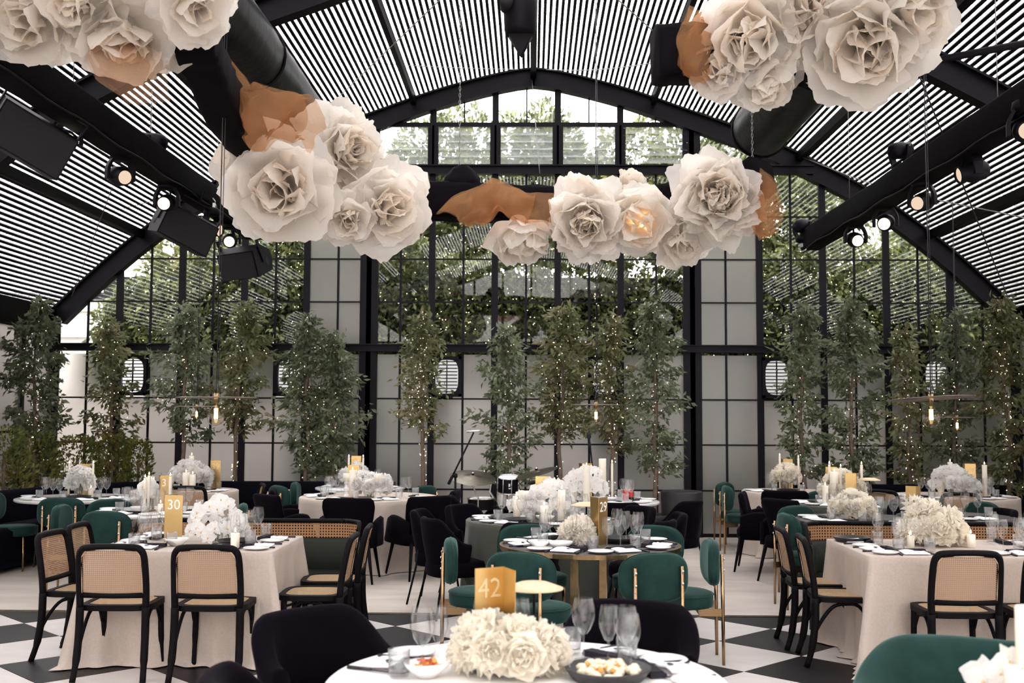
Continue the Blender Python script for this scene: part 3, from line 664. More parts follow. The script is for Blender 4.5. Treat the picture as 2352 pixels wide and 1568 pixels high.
# ---- bentwood cane chair (front = +y)
def uvgrid(b, P, U):
    b.grid(P); b.uv = [u for r in U for u in r]; return b
def make_cane_chair():
    t = thing('cane_chair', '', 'chair')
    back = [(-.205, -.205, .44), (-.207, -.215, .56), (-.205, -.235, .68), (-.2, -.252, .765), (-.185, -.262, .806), (-.145, -.267, .824), (0, -.27, .828)]
    full = [Vector(p) for p in back] + [Vector((-x, y, z)) for x, y, z in back[-2::-1]]
    b = MB(); b.tube(catmull(full, 4), .022, 10); b.tube([(-.2, -.214, .525), (0, -.222, .522), (.2, -.214, .525)], .018, 8); b.build('back_frame', 'black_wood', t)
    P, U = [], []
    zs = [.535, .60, .66, .72, .765, .795, .812]
    for z in zs:
        hw_ = .19 if z < .72 else .19 - .045 * max(0, (z - .74) / .072) ** 2; y = -.216 - .052 * ((z - .535) / .28) ** 1.2
        P.append([(hw_ * u, y - .012 * (1 - u * u), z) for u in np.linspace(-1, 1, 9)]); U.append([(hw_ * u, z) for u in np.linspace(-1, 1, 9)])
    uvgrid(MB(), P, U).build('back_cane', 'cane', t)
    edge = [P[i][0] for i in range(len(P))] + P[-1][1:-1] + [P[i][-1] for i in range(len(P) - 1, -1, -1)]
    b = MB(); b.tube([Vector(p) + Vector((0, -.006, 0)) for p in edge], .0035, 5); b.build('cane_piping', 'cane_edge', t)
    out = [(x, y * 1.0) for x, y in superell(.225, .215, 36, 4.5)]
    b = MB(); inn = superell(.185, .175, 36, 4.5)
    b.grid([[(x, y, .425) for x, y in out], [(x, y, .46) for x, y in out], [(x, y, .462) for x, y in inn], [(x, y, .43) for x, y in inn]], cv=True, cu=True, smooth=False); b.build('seat_frame', 'black_wood', t)
    b = MB(); g = np.linspace(-1, 1, 9); ell = lambda u, v: (u * .187 * (1 - .06 * v ** 6), v * .177 * (1 - .06 * u ** 6))
    P = [[(*ell(u, v), .457 - .004 * (1 - u * u) * (1 - v * v)) for u in g] for v in g]; uvgrid(b, P, [[ell(u, v) for u in g] for v in g]).build('seat_cane', 'cane_seat', t)
    for s in (-1, 1):
        b = MB(); b.tube(catmull([(s * .205, -.205, .45), (s * .206, -.208, .30), (s * .21, -.23, .13), (s * .217, -.268, 0)], 4), [.026] * 5 + [.025] * 4 + [.020] * 4, 8); b.build('leg', 'black_wood', t)
        b = MB(); b.tube(catmull([(s * .185, .165, .43), (s * .19, .17, .2), (s * .2, .185, 0)], 4), [.020] * 5 + [.016] * 4, 8); b.build('leg', 'black_wood', t)
        b = MB(); b.tube(catmull([(s * .205, -.235, .1), (s * .198, -.2, .24), (s * .19, -.10, .385), (s * .187, .0, .415), (s * .187, .08, .40), (s * .19, .15, .30)], 4), .0125, 6); b.build('hoop_brace', 'black_wood', t)
    b = MB(); b.tube(catmull([(-.19, .165, .385), (0, .14, .375), (.19, .165, .385)], 4), .009, 6); b.build('front_hoop', 'black_wood', t)
    return freeze(t)
CANE = make_cane_chair()
G_C = 'black bentwood cane chairs'
for x, y, rz, lab in [
    (-2.61, 7.19, .02, 'cane-back chair left of the pair facing away at the left square table'), (-2.01, 7.19, -.01, 'cane-back chair right of the pair facing away at the left square table'),
    (-3.06, 7.70, -PI / 2 - .06, 'cane-back chair at the left end of the left square table, nearest the camera'), (-3.10, 8.28, -PI / 2 + .02, 'cane-back chair at the left end of the left square table, further back'),
    (-1.47, 7.62, PI / 2 + .02, 'cane-back chair at the right side of the left square table, nearer one'), (-1.46, 8.24, PI / 2 + .06, 'cane-back chair at the right side of the left square table, by the bench end'),
    (2.12, 7.70, -PI / 2 - .1, 'cane-back chair at the left of the right square table, nearer one'), (2.10, 8.25, -PI / 2 - .04, 'cane-back chair at the left of the right square table, farther one'),
    (2.66, 7.14, 0.0, 'cane-back chair facing away at the right square table, whole in view'), (3.22, 7.12, -.02, 'cane-back chair facing away at the right square table, cut by the edge'),
    (-3.9, 12.85, .05, 'cane-back chair in front of the left far linen table'), (-3.42, 13.08, PI / 2 + .35, 'cane-back chair at the right of the left far linen table'),
    (4.62, 12.4, .05, 'cane-back chair in front of the far right table with white orchids'), (4.13, 12.75, -.9, 'small cane-back chair beside the navy banquette at right')]:
    place(CANE, (x, y, 0), rz, lab, G_C)
# ---- round-backed green velvet chair with brass legs
def make_green():
    t = thing('velvet_chair', '', 'chair')
    wp = lambda v: Vector((v.x, v.y, v.z + .35 * v.x * v.x))
    Rb = Matrix(((1, 0, 0), (0, 0, -1), (0, 1, 0)))            # outline plane -> x,z ; depth -> -y
    o = superell(.235, .150, 40, 3.0)
    b = MB(); b.pad(o, [(.80, -.036), (.93, -.033), (.985, -.02), (1, 0), (.985, .02), (.93, .033), (.80, .04), (.4, .046)], (0, -.225, .66), Rb, lambda v: Vector((v.x, v.y, v.z - .5 * v.x * v.x))); b.build('backrest', 'green_velvet', t)
    b = MB(); pl = [Rb @ Vector((x * 1.002, y * 1.002, -.5 * x * x)) + Vector((0, -.225, .66)) for x, y in o]; b.tube(pl, .0045, 5, closed=True); b.build('piping', 'green_velvet', t)
    c = superell(.235, .23, 36, 2.2)
    b = MB(); b.pad(c, [(.9, .365), (.98, .37), (1, .39), (1.0, .43), (.98, .452), (.9, .462), (.5, .468)]); b.build('seat', 'green_velvet', t)
    b = MB(); b.tube([(x * 1.0, y * 1.0, .448) for x, y in c], .0045, 5, closed=True); b.build('seat_piping', 'green_velvet', t)
    for s in (-1, 1):
        b = MB(); b.tube([(s * .16, -.275, 0), (s * .16, -.272, .40), (s * .16, -.268, .73)], [.011, .0125, .0115], 8); l = b.build('leg', 'brass_leg', t)
        b = MB()
        for z in (.70, .625): b.lathe([(0, -.006), (.009, -.004), (.009, 0), (0, .004)], 8, (s * .16, -.285, z), Matrix.Rotation(PI / 2, 3, 'X'))
        b.build('screw', 'chrome', l)
        b = MB(); b.tube([(s * .175, .155, 0), (s * .165, .145, .38)], [.010, .0125], 8); b.build('leg', 'brass_leg', t)
    b = MB(); b.box((-.16, -.2, .345), (.012, .17, .05)); b.box((.16, -.2, .345), (.012, .17, .05)); b.box((0, -.12, .35), (.33, .02, .04)); b.build('seat_bracket', 'brass_leg', t)
    return freeze(t)
GREEN = make_green()
G_G = 'green velvet brass-legged chairs'
T4C = (.42, 7.93)
def gch(x, y, tx, ty, lab): place(GREEN, (x, y, 0), HEAD(x, y, tx, ty), lab, G_G)
gch(.02, 7.14, .35, 7.9, 'green velvet chair facing away left of centre at the brass-rimmed table'); gch(.69, 7.14, .40, 7.9, 'green velvet chair facing away right of centre at the brass-rimmed table')
gch(-.33, 7.72, .6, 7.78, 'green velvet chair seen edge-on at the left of the brass-rimmed table'); gch(1.02, 7.72, .2, 7.74, 'green velvet chair seen edge-on at the right of the brass-rimmed table')
gch(.04, 8.52, .3, 7.9, 'green velvet chair on the far left side of the brass-rimmed table'); gch(.86, 8.5, .5, 7.9, 'green velvet chair on the far right side of the brass-rimmed table')
gch(-4.76, 11.42, -4.85, 12.3, 'green velvet chair facing away at the leftmost marble table'); gch(-5.5, 11.85, -4.6, 11.95, 'green velvet chair cut by the left edge'); 
gch(-4.15, 10.35, -3.4, 10.42, 'green velvet chair edge-on at the left of the second marble table'); gch(-3.66, 9.88, -3.55, 10.6, 'green velvet chair facing away at the second marble table'); gch(-4.02, 10.85, -3.4, 10.2, 'green velvet chair at the far left of the second marble table'); gch(-2.95, 10.55, -3.6, 10.4, 'green velvet chair right of the second marble table behind the orchids')
gch(-2.85, 13.45, -2.2, 14.0, 'green velvet chair left of the far table by the left post'); gch(-1.45, 13.55, -2.1, 14.0, 'green velvet chair right of the far table by the left post'); gch(-2.74, 14.0, -2.1, 14.05, 'green velvet chair tucked behind the others left of the far table by the left post')
gch(2.62, 13.75, 3.3, 13.75, 'green velvet chair edge-on beside the frosted wall at right'); gch(2.66, 14.3, 3.2, 13.9, 'green velvet chair nearest the wall at right')
gch(3.36, 12.64, 3.36, 11.8, 'green velvet chair on the far side of the table before the candles at right'); gch(2.46, 9.88, 3.2, 9.97, 'green velvet chair edge-on behind the cane chairs at right'); gch(2.63, 10.52, 3.0, 9.9, 'green velvet chair at the back left of the dark-topped table at right'); gch(2.78, 9.2, 2.95, 9.95, 'green velvet chair behind the cane bench at right')
gch(4.35, 11.25, 3.7, 11.0, 'green velvet chair seen edge-on near the far right linen table'); gch(4.72, 10.75, 4.0, 10.5, 'green velvet chair turned away at the right edge'); gch(5.2, 11.7, 4.9, 12.6, 'green velvet chair partly out of frame at the far right table')
# ---- upholstered shells
def shell(b, rx, ry, phi, zb, ztop, thick, flare=None, n=37, rim=6, open_pow=2.4, zi=None, cy_=0.0):
    """padded shell wrapped round the seat; angle 0 = back (-y)"""
    P = []
    for i in range(n):
        a = -phi + 2 * phi * i / (n - 1); c, s_ = math.cos(a), math.sin(a); e = 2 / open_pow
        ux, uy = (abs(s_) ** e) * (1 if s_ >= 0 else -1), -(abs(c) ** e) * (1 if c >= 0 else -1)
        zt = ztop(a); row = []; th = thick * (1.0 if abs(a) < phi * .93 else .8)
        secs = [(0, zb), (.0, zb + (zt - zb) * .3), (0, zb + (zt - zb) * .62), (0, zt - th * .5)]
        secs += [(th * .5 - th * .5 * math.cos(k * PI / rim), zt - th * .5 + th * .5 * math.sin(k * PI / rim)) for k in range(1, rim)]
        secs += [(th, zt - th * .5), (th, zb + (zt - zb) * .5), (th, (zi or zb))]
        for off, z in secs:
            f = flare(a, (z - zb) / max(.05, (.82 - zb))) if flare else 1.0
            row.append((ux * (rx * f - off), uy * (ry * f - off) + cy_, z))
        P.append(row)
    b.grid(P, cv=True, caps=True); return b
sm = lambda a, lo, hi: (lambda t: t * t * (3 - 2 * t))(max(0, min(1, (a - lo) / (hi - lo))))
def make_wing():
    t = thing('velvet_armchair', '', 'armchair')
    b = MB(); shell(b, .30, .26, 1.02, .36, lambda a: .835 - .20 * sm(abs(a), .72, 1.03) ** 2, .07, lambda a, k: .80 + .34 * sm(k, .25, 1.0) * (.35 + .65 * sm(abs(a), .2, 1.0)), n=33); b.build('backrest', 'black_velvet', t)
    for s in (-1, 1):
        P = []
        for k in range(17):
            u = k / 16; y = -.2 + .44 * u; zt = .58 + .065 * math.sin(PI * (u * .9 + .08)) - .16 * sm(u, .72, 1.0); x = s * (.255 + .035 * math.sin(PI * u))
            w = .028; P.append([(x - s * w, y, .36), (x + s * w, y, .36), (x + s * w * 1.1, y, (zt + .36) / 2), (x + s * w, y, zt - .02), (x, y, zt), (x - s * w, y, zt - .02)])
        b = MB(); b.grid(P, cv=True, caps=True); b.build('armrest', 'black_velvet', t)
        for sy, ly in ((-1, -.20), (1, .2)):
            b = MB(); b.tube([(s * .2, ly, .37), (s * .255, ly + sy * .065, 0)], [.021, .011], 8); b.build('leg', 'black_wood', t)
    b = MB(); b.pad(superell(.265, .255, 32, 3.2), [(.95, .34), (1, .37), (1, .43), (.95, .455), (.6, .465)]); b.build('seat', 'black_velvet', t)
    return freeze(t)
WING = make_wing()
def make_barrel(mat, name, thick, hb, metal=True, rx=.27, ry=.27, low=.60, phi=1.75, side=.0):
    t = thing(name, '', 'armchair')
    b = MB(); shell(b, rx, ry, phi, .33, lambda a: hb - (hb - low) * sm(abs(a), .55, phi * .98) ** 1.1, thick, lambda a, k: .76 + .26 * sm(k, -.1, 1.0), n=41); b.build('shell', mat, t)
    b = MB(); b.pad(superell(rx * .88, ry * .9, 32, 2.6), [(.95, .33), (1, .36), (1, .42), (.95, .45), (.6, .46)], (0, .02, 0)); b.build('seat', mat, t)
    for s in (-1, 1):
        for ly in (-.17, .17):
            b = MB()
            if metal: b.tube([(s * .165, ly * .95, .47 if ly < 0 else .34), (s * .175, ly * 1.05, .33), (s * .225, ly * 1.45, 0)], .0095, 7)
            else: b.tube([(s * .17, ly, .34), (s * .2, ly * 1.2, 0)], [.02, .012], 8)
            b.build('leg', 'black_metal', t)
    return freeze(t)
BARREL = make_barrel('black_velvet', 'velvet_tub_chair', .06, .81)
TUB = make_barrel('black_velvet', 'velvet_tub_chair', .085, .83, False, .33, .30, .66, 1.7)
GTUB = make_barrel('green_velvet', 'velvet_tub_chair', .12, .80, False, .40, .36, .66, 1.75)
G_B = 'black velvet chairs'
def vch(pr, x, y, tx, ty, lab): place(pr, (x, y, 0), HEAD(x, y, tx, ty), lab, G_B)
vch(WING, -1.80, 11.22, -1.8, 12.4, 'black velvet wing armchair facing away before the round linen table'); vch(WING, -1.14, 11.52, -1.8, 12.5, 'black velvet armchair right of the round linen table with its arm showing')
vch(WING, -1.02, 12.35, -1.9, 12.45, 'black velvet armchair far right of the round linen table'); vch(WING, -2.66, 12.35, -1.8, 12.5, 'black velvet armchair left of the round linen table, farther one'); vch(WING, -2.58, 11.62, -1.8, 12.4, 'black velvet armchair left of the round linen table, nearer one')
vch(WING, 2.5, 12.2, 3.4, 11.95, 'black velvet wing armchair in profile on the right with splayed legs'); vch(WING, 2.66, 11.33, 3.35, 11.8, 'large black velvet wing armchair facing away on the right'); vch(WING, 2.88, 12.72, 3.1, 13.7, 'black velvet armchair behind the two wing chairs on the right')
vch(BARREL, -.64, 9.36, .12, 9.75, 'black velvet tub chair on thin legs left of the sage table'); vch(BARREL, -.80, 10.02, .12, 9.85, 'black velvet tub chair on thin legs, farther left of the sage table'); vch(BARREL, -.52, 10.5, .1, 9.9, 'rounded black velvet chair at the back left of the sage table')
vch(BARREL, .0, 9.08, .1, 9.9, 'black velvet chair in front of the sage table behind the green chair'); vch(BARREL, .92, 9.25, .2, 9.7, 'black velvet chair at the front right of the sage table'); vch(BARREL, .88, 10.45, .2, 9.9, 'black velvet chair at the back right of the sage table'); vch(BARREL, 1.10, 9.85, .2, 9.8, 'black velvet chair on the right side of the sage table')
vch(BARREL, .86, 11.2, .8, 12.1, 'black velvet chair facing away before the white orchid table'); vch(BARREL, 1.47, 11.45, .8, 12.1, 'black velvet chair with thin legs right of the white orchid table'); vch(BARREL, -.62, 11.85, .5, 12.0, 'upright black velvet chair in profile left of the drum kit')
vch(BARREL, 4.02, 11.78, 4.7, 12.8, 'black velvet chair between two cane chairs at far right'); vch(BARREL, 3.78, 11.02, 3.9, 10.2, 'black velvet chair behind the big cream blooms at right'); vch(BARREL, 4.22, 10.48, 3.7, 10.4, 'dark velvet chair beside the edge-on green chair at right'); vch(BARREL, 3.32, 14.42, 3.1, 13.6, 'black velvet chair at the wall behind the far candles at right')
vch(TUB, -.80, 4.62, .0, 3.8, 'big black velvet tub chair at the left of the front table'); vch(TUB, .40, 4.82, .1, 3.8, 'big black velvet tub chair behind the glasses of the front table'); vch(TUB, -.76, 3.62, 0, 3.75, 'black velvet chair top peeping in at the bottom edge')
GTUB.scale = (1.12, 1.12, 1.02); place(GTUB, (1.56, 4.02, 0), PI - .45, 'large green velvet tub chair in the bottom right corner', 'green velvet tub chairs')
# ---- cane-backed benches
def bench(cx, y0, L, lab):
    t = thing('cane_bench', lab, 'bench', (cx, y0, 0), 0, 'cane-backed banquette benches')
    r = .2; w = .34; path = [(-L / 2, -w)] + [(-L / 2 + r - r * math.cos(a), 0 - r + r * math.sin(a)) for a in np.linspace(0, PI / 2, 8)] + [(L / 2 - r + r * math.sin(a), -r + r * math.cos(a)) for a in np.linspace(0, PI / 2, 8)] + [(L / 2, -w)]
    cum = [0]
    for a, c in zip(path, path[1:]): cum.append(cum[-1] + math.dist(a, c))
    zt = lambda i: .82 - (.16 if i in (0, len(path) - 1) else .03 * (i in (1, len(path) - 2)))
    b = MB(); b.tube(catmull([(x, y, zt(i)) for i, (x, y) in enumerate(path)], 2), .018, 8); b.tube([(path[0][0], path[0][1], .66), (path[0][0], path[0][1] - .03, .4)], .018, 8); b.tube([(path[-1][0], path[-1][1], .66), (path[-1][0], path[-1][1] - .03, .4)], .018, 8); b.build('top_rail', 'black_wood', t)
    P = [[(x, y, z) for i, (x, y) in enumerate(path)] for z in (.69, .74, .79)]; P.append([(x, y, zt(i) - .01) for i, (x, y) in enumerate(path)])
    U = [[(cum[i], z) for i in range(len(path))] for z in (.69, .74, .79, .81)]; b = MB(); uvgrid(b, P, U).build('cane_panel', 'cane_bench', t)
    b = MB(); b.grid([[(x * 1.004, y + .012, .28), (x * 1.004, y + .012, .685), (x * .985, y - .035, .69), (x * .975, y - .06, .66), (x * .97, y - .07, .30)] for x, y in path], cv=True, caps=True); b.build('back_pad', 'olive_leather', t)
    b = MB(); b.pad(superell(L / 2 - .05, .24, 40, 7), [(.97, .30), (1, .33), (1, .42), (.97, .45)], (0, -.28, 0)); b.build('seat', 'olive_leather', t)
    b = MB(); b.box((0, -.22, .15), (L - .12, .40, .30)); b.build('base', 'black_wood', t)
bench(-2.18, 8.80, 1.72, 'cane-backed olive bench behind the left square table'); bench(3.0, 8.86, 1.76, 'cane-backed olive bench behind the right square table')
# ---- navy banquettes
def banquette(pts, lab, side=1):
    t = thing('banquette', lab, 'banquette', (0, 0, 0)); P = catmull([(x, y, 0) for x, y in pts], 6); rows = []; rows2 = []
    for i, p in enumerate(P):
        d = (P[min(i + 1, len(P) - 1)] - P[max(i - 1, 0)]).normalized(); nr = Vector((d.y, -d.x, 0)) * side
        rows.append([p + nr * o + Vector((0, 0, z)) for o, z in ((0, .02), (0, .76), (.03, .80), (.10, .80), (.14, .76), (.16, .40), (.16, .02))])
        rows2.append([p + nr * o + Vector((0, 0, z)) for o, z in ((.15, .05), (.15, .40), (.2, .46), (.56, .46), (.62, .42), (.60, .05))])
    b = MB(); b.grid(rows, cv=True, caps=True); b.build('back', 'navy_velvet', t); b = MB(); b.grid(rows2, cv=True, caps=True); b.build('seat', 'navy_velvet', t)
banquette([(-6.15, 10.9), (-5.98, 12.0), (-5.8, 12.9), (-5.45, 13.75), (-4.8, 14.25), (-3.6, 14.38), (-1.75, 14.42)], 'long navy velvet banquette curving along the left wall')
banquette([(3.75, 14.5), (4.6, 14.42), (5.6, 14.4), (6.4, 14.35)], 'navy velvet banquette behind the far right table')
# ---- tables and cloths
TABLE = {}
def legs4(t, r, mat, h=.72, rr=.018):
    for k in range(4):
        a = PI / 4 + k * PI / 2; b = MB(); b.tube([(r * math.cos(a), r * math.sin(a), 0), (r * math.cos(a), r * math.sin(a), h)], rr, 8); b.build('leg', mat, t)
def round_table(key, x, y, r, kind, phrase, cloth=None):
    TABLE[key] = (x, y, r, phrase)
    t = thing('round_table', ('round table under the %s cloth, the %s' % (cloth, phrase)) if cloth else 'bare-topped ' + phrase, 'table', (x, y, 0), 0, 'round dining tables')
    topz = .735 if cloth else .75
    prof_ = [(0, topz - .03), (r - .012, topz - .03), (r, topz - .022), (r, topz - .006), (r - .006, topz), (0, topz)]
    if kind == 'brass':
        b = MB(); b.lathe([(0, .735), (r - .02, .735), (r - .02, .75), (0, .75)], 56); b.build('tabletop', 'dark_top', t)
        b = MB(); b.lathe([(r - .02, .72), (r, .72), (r, .75), (r - .02, .75), (r - .02, .72)], 56, smooth=False); b.build('rim', 'brass', t)
        for k in range(4):
            a = PI / 4 + .55 + k * PI / 2; b = MB(); b.box(((r - .09) * math.cos(a), (r - .09) * math.sin(a), .36), (.055, .028, .72), Matrix.Rotation(a + PI / 2, 3, 'Z')); b.build('leg', 'brass', t)
    elif kind == 'pedestal':
        b = MB(); b.lathe(prof_, 56); b.build('tabletop', 'marble', t)
        b = MB(); b.lathe([(.0, .72), (.05, .72), (.04, .5), (.04, .1), (.06, .04)], 16); b.build('column', 'black_metal', t); b = MB(); b.lathe([(0, .04), (.26, .03), (.28, .0), (0, 0)], 32); b.build('foot', 'black_metal', t)
    else:
        b = MB(); b.lathe(prof_, 48); b.build('tabletop', 'dark_top', t); legs4(t, r * .6, 'black_metal')
    if cloth:
        mat = {'linen': 'linen', 'sage': 'sage_cloth', 'white': 'white_cloth'}[cloth]; n = 144; ph = [random.uniform(0, 6.28) for _ in range(4)]
        P = []
        for q, (z, k) in enumerate([(.752, .0), (.752, .9), (.752, .985), (.744, 1.0), (.70, 1.0), (.62, 1.0), (.5, 1.0), (.36, 1.0), (.2, 1.0), (.08, 1.0), (.02, 1.01), (.008, 1.03)]):
            row = []; amp = 0 if z > .73 else ((.75 - z) / .75) ** .8
            for i in range(n):
                a = 2 * PI * i / n; f = math.sin(a * 9 + ph[0]) * .5 + math.sin(a * 14 + ph[1]) * .35 + math.sin(a * 5 + ph[2]) * .4 + math.sin(a * 23 + ph[3]) * .15
                rr = r * k + .006 * (k >= .985) + amp * (.05 * f + .025) + (.05 * max(0, f) if z < .03 else 0)
                row.append((rr * math.cos(a), rr * math.sin(a), z))
            P.append(row)
        b = MB(); b.grid(P, cv=True); o = b.build('tablecloth', mat); o.location = (x, y, 0); tag(o, '%s cloth falling to the floor over the %s' % (cloth, phrase), 'tablecloth', 'tablecloths')
    return t
def rect_table(key, x0, x1, y0, y1, phrase):
    TABLE[key] = ((x0 + x1) / 2, (y0 + y1) / 2, None, phrase, x0, x1, y0, y1); cx, cy_ = (x0 + x1) / 2, (y0 + y1) / 2; a, c = (x1 - x0) / 2, (y1 - y0) / 2
    t = thing('square_table', 'square table under the linen cloth, the %s' % phrase, 'table', (cx, cy_, 0), 0, 'linen-covered square tables')
    b = MB(); b.box((0, 0, .72), (2 * a - .02, 2 * c - .02, .03)); b.build('tabletop', 'dark_top', t); legs4(t, min(a, c) * .8, 'black_metal')
    per = []; n = 44
    for (px, py, dx, dy, L) in ((-a, -c, 1, 0, 2 * a), (a, -c, 0, 1, 2 * c), (a, c, -1, 0, 2 * a), (-a, c, 0, -1, 2 * c)):
        for i in range(n): per.append((px + dx * L * i / n, py + dy * L * i / n, dy, -dx, i / n))
    P = [[(0, 0, .752)] * len(per)]; ph = random.uniform(0, 6)
    for z, k in ((.752, .97), (.752, .995), (.745, 1.006), (.70, 1), (.6, 1), (.48, 1), (.34, 1), (.2, 1), (.09, 1), (.03, 1), (.008, 1.01)):
        row = []; amp = 0 if z > .73 else ((.75 - z) / .75)
        for i, (x, y, nx, ny, u) in enumerate(per):
            mm = min(u, 1 - u); cor = math.exp(-(mm / (.045 + .05 * amp)) ** 1.3); val = math.exp(-((mm - .2) / .06) ** 2)                     # corner cascade
            f = (.022 * math.sin(i * .41 + ph) + .016 * math.sin(i * .93 + ph * 2) + .012 * math.sin(i * .19 + 3 * ph)) * amp + cor * amp * (.15 + .04 * math.sin(i * 1.45 + .6)) - val * amp * .035 - amp * .012 * (1 - cor) + (.05 * abs(math.sin(i * .37 + ph)) if z < .02 else 0)
            diag = Vector((x / a, y / c, 0)).normalized()
            row.append((x * k + (nx * (1 - cor) + diag.x * cor) * f, y * k + (ny * (1 - cor) + diag.y * cor) * f, z + (.012 * math.sin(i * 2.1) * amp if z < .05 else 0) * (z > .008)))
        P.append(row)
    b = MB(); b.grid(P, cv=True); o = b.build('tablecloth', 'linen'); o.location = (cx, cy_, 0); tag(o, 'natural linen cloth pooling on the tiles over the %s' % phrase, 'tablecloth', 'tablecloths')
rect_table('t30', -2.93, -1.70, 7.36, 8.33, 'left square table')
rect_table('tR', 2.20, 3.62, 7.32, 8.36, 'right square table')
round_table('t42', -.01, 3.86, .68, 'plain', 'front table', 'white')
round_table('t29', .42, 7.93, .64, 'brass', 'brass-rimmed round table')
round_table('t32', .10, 9.78, .66, 'plain', 'middle sage table', 'sage')
round_table('t6', .75, 12.0, .63, 'pedestal', 'white table before the microphone')
round_table('t7', -1.80, 12.42, .76, 'plain', 'big round linen table', 'linen')
round_table('t40', -2.15, 14.0, .55, 'pedestal', 'far table by the left post')
round_table('t38', -4.9, 12.02, .64, 'pedestal', 'leftmost marble table')
round_table('t31', -3.48, 10.42, .60, 'pedestal', 'second marble table')
round_table('t39', -4.12, 13.25, .62, 'plain', 'left far linen table', 'linen')
round_table('t12', 3.14, 13.7, .55, 'plain', 'far table beside the frosted strip', 'linen')
round_table('t28', 3.36, 11.78, .64, 'plain', 'right-hand sage table', 'sage')
round_table('t14', 2.98, 9.97, .62, 'plain', 'dark table among green chairs')
round_table('t17', 3.90, 10.35, .52, 'plain', 'dark table behind the dahlias')
round_table('t43', 4.86, 12.98, .72, 'plain', 'far right linen table', 'linen')
round_table('t16', 2.02, 3.15, .62, 'plain', 'corner table', 'white')
# ================================================================== OVERHEAD RIG
def sweep_box(b, path, s0, rnd=.18, wob=.004, n_round=3, twist=0):
    """rounded square section swept along a path (cloth wrapped)"""
    sec = []
    for (qx, qy) in ((1, -1), (1, 1), (-1, 1), (-1, -1)):
        a0 = {(1, -1): -PI / 2, (1, 1): 0, (-1, 1): PI / 2, (-1, -1): PI}[(qx, qy)]
        for k in range(n_round): a = a0 + PI / 2 * k / (n_round - 1); sec.append((qx * (.5 - rnd) + rnd * math.cos(a), qy * (.5 - rnd) + rnd * math.sin(a)))
    P = []; pts = [Vector(p) for p in path]
    for i, p in enumerate(pts):
        d = (pts[min(i + 1, len(pts) - 1)] - pts[max(i - 1, 0)]).normalized(); s = s0[0] + (s0[1] - s0[0]) * min(1, 2.2 * i / len(pts)) if isinstance(s0, tuple) else s0; sx = d.cross(Vector((0, 0, 1))).normalized(); up = sx.cross(d)
        P.append([p + sx * (u * s + random.uniform(-wob, wob)) + up * (v * s + random.uniform(-wob, wob)) for u, v in sec])
    b.grid(P, cv=True, caps=True, smooth=True); return b
def truss(x, z, y1, lab):
    t = thing('lighting_truss', lab, 'truss', (0, 0, 0)); b = MB(); sweep_box(b, [(x + .004 * math.sin(i), y, z - .004 * (i % 2)) for i, y in enumerate(np.linspace(-2, y1, 34))], .255, .10); b.build('black_drape', 'black_cloth', t)
    for y in (4.5, 8.5, 12.5):
        b = MB(); b.tube([(x, y, z + .1), (x, y, prof_z(x) - .1)], .004, 5); b.build('hanging_chain', 'wire_light', t)
    b = MB(); b.tube([(x + (.12 if x < 0 else -.12), y, z - .135 - .012 * math.sin(y * 5)) for y in np.linspace(3, y1 - .3, 40)], .008, 5); b.build('cable', 'rig_black', t)
truss(-3.60, 4.05, 14.25, 'long black-draped lighting truss on the left'); truss(3.60, 3.93, 14.3, 'long black-draped lighting truss on the right')
def duct(x, z, r, y1, lab):
    t = thing('air_duct', lab, 'air duct', (0, 0, 0)); P = []
    for i, y in enumerate(np.linspace(-2, y1, 60)):
        P.append([(x + (r + random.uniform(-.006, .006)) * math.cos(a), y, z + (r + random.uniform(-.006, .006)) * math.sin(a)) for a in np.linspace(0, 2 * PI, 28, endpoint=False)])
    b = MB(); b.grid(P, cv=True, caps=True); b.build('sleeve', 'duct_plastic', t)
    for y in (y1 - .05, y1 - 2.6, y1 - 5.2): b = MB(); b.tube([(x + (r + .006) * math.cos(a), y, z + (r + .006) * math.sin(a)) for a in np.linspace(0, 2 * PI, 28, endpoint=False)], .012, 5, closed=True); b.build('band', 'rig_black', t)
duct(-2.52, 4.85, .31, 12.3, 'big black plastic air duct at upper left'); duct(2.55, 4.85, .31, 12.3, 'big black wrinkled air duct at upper right')
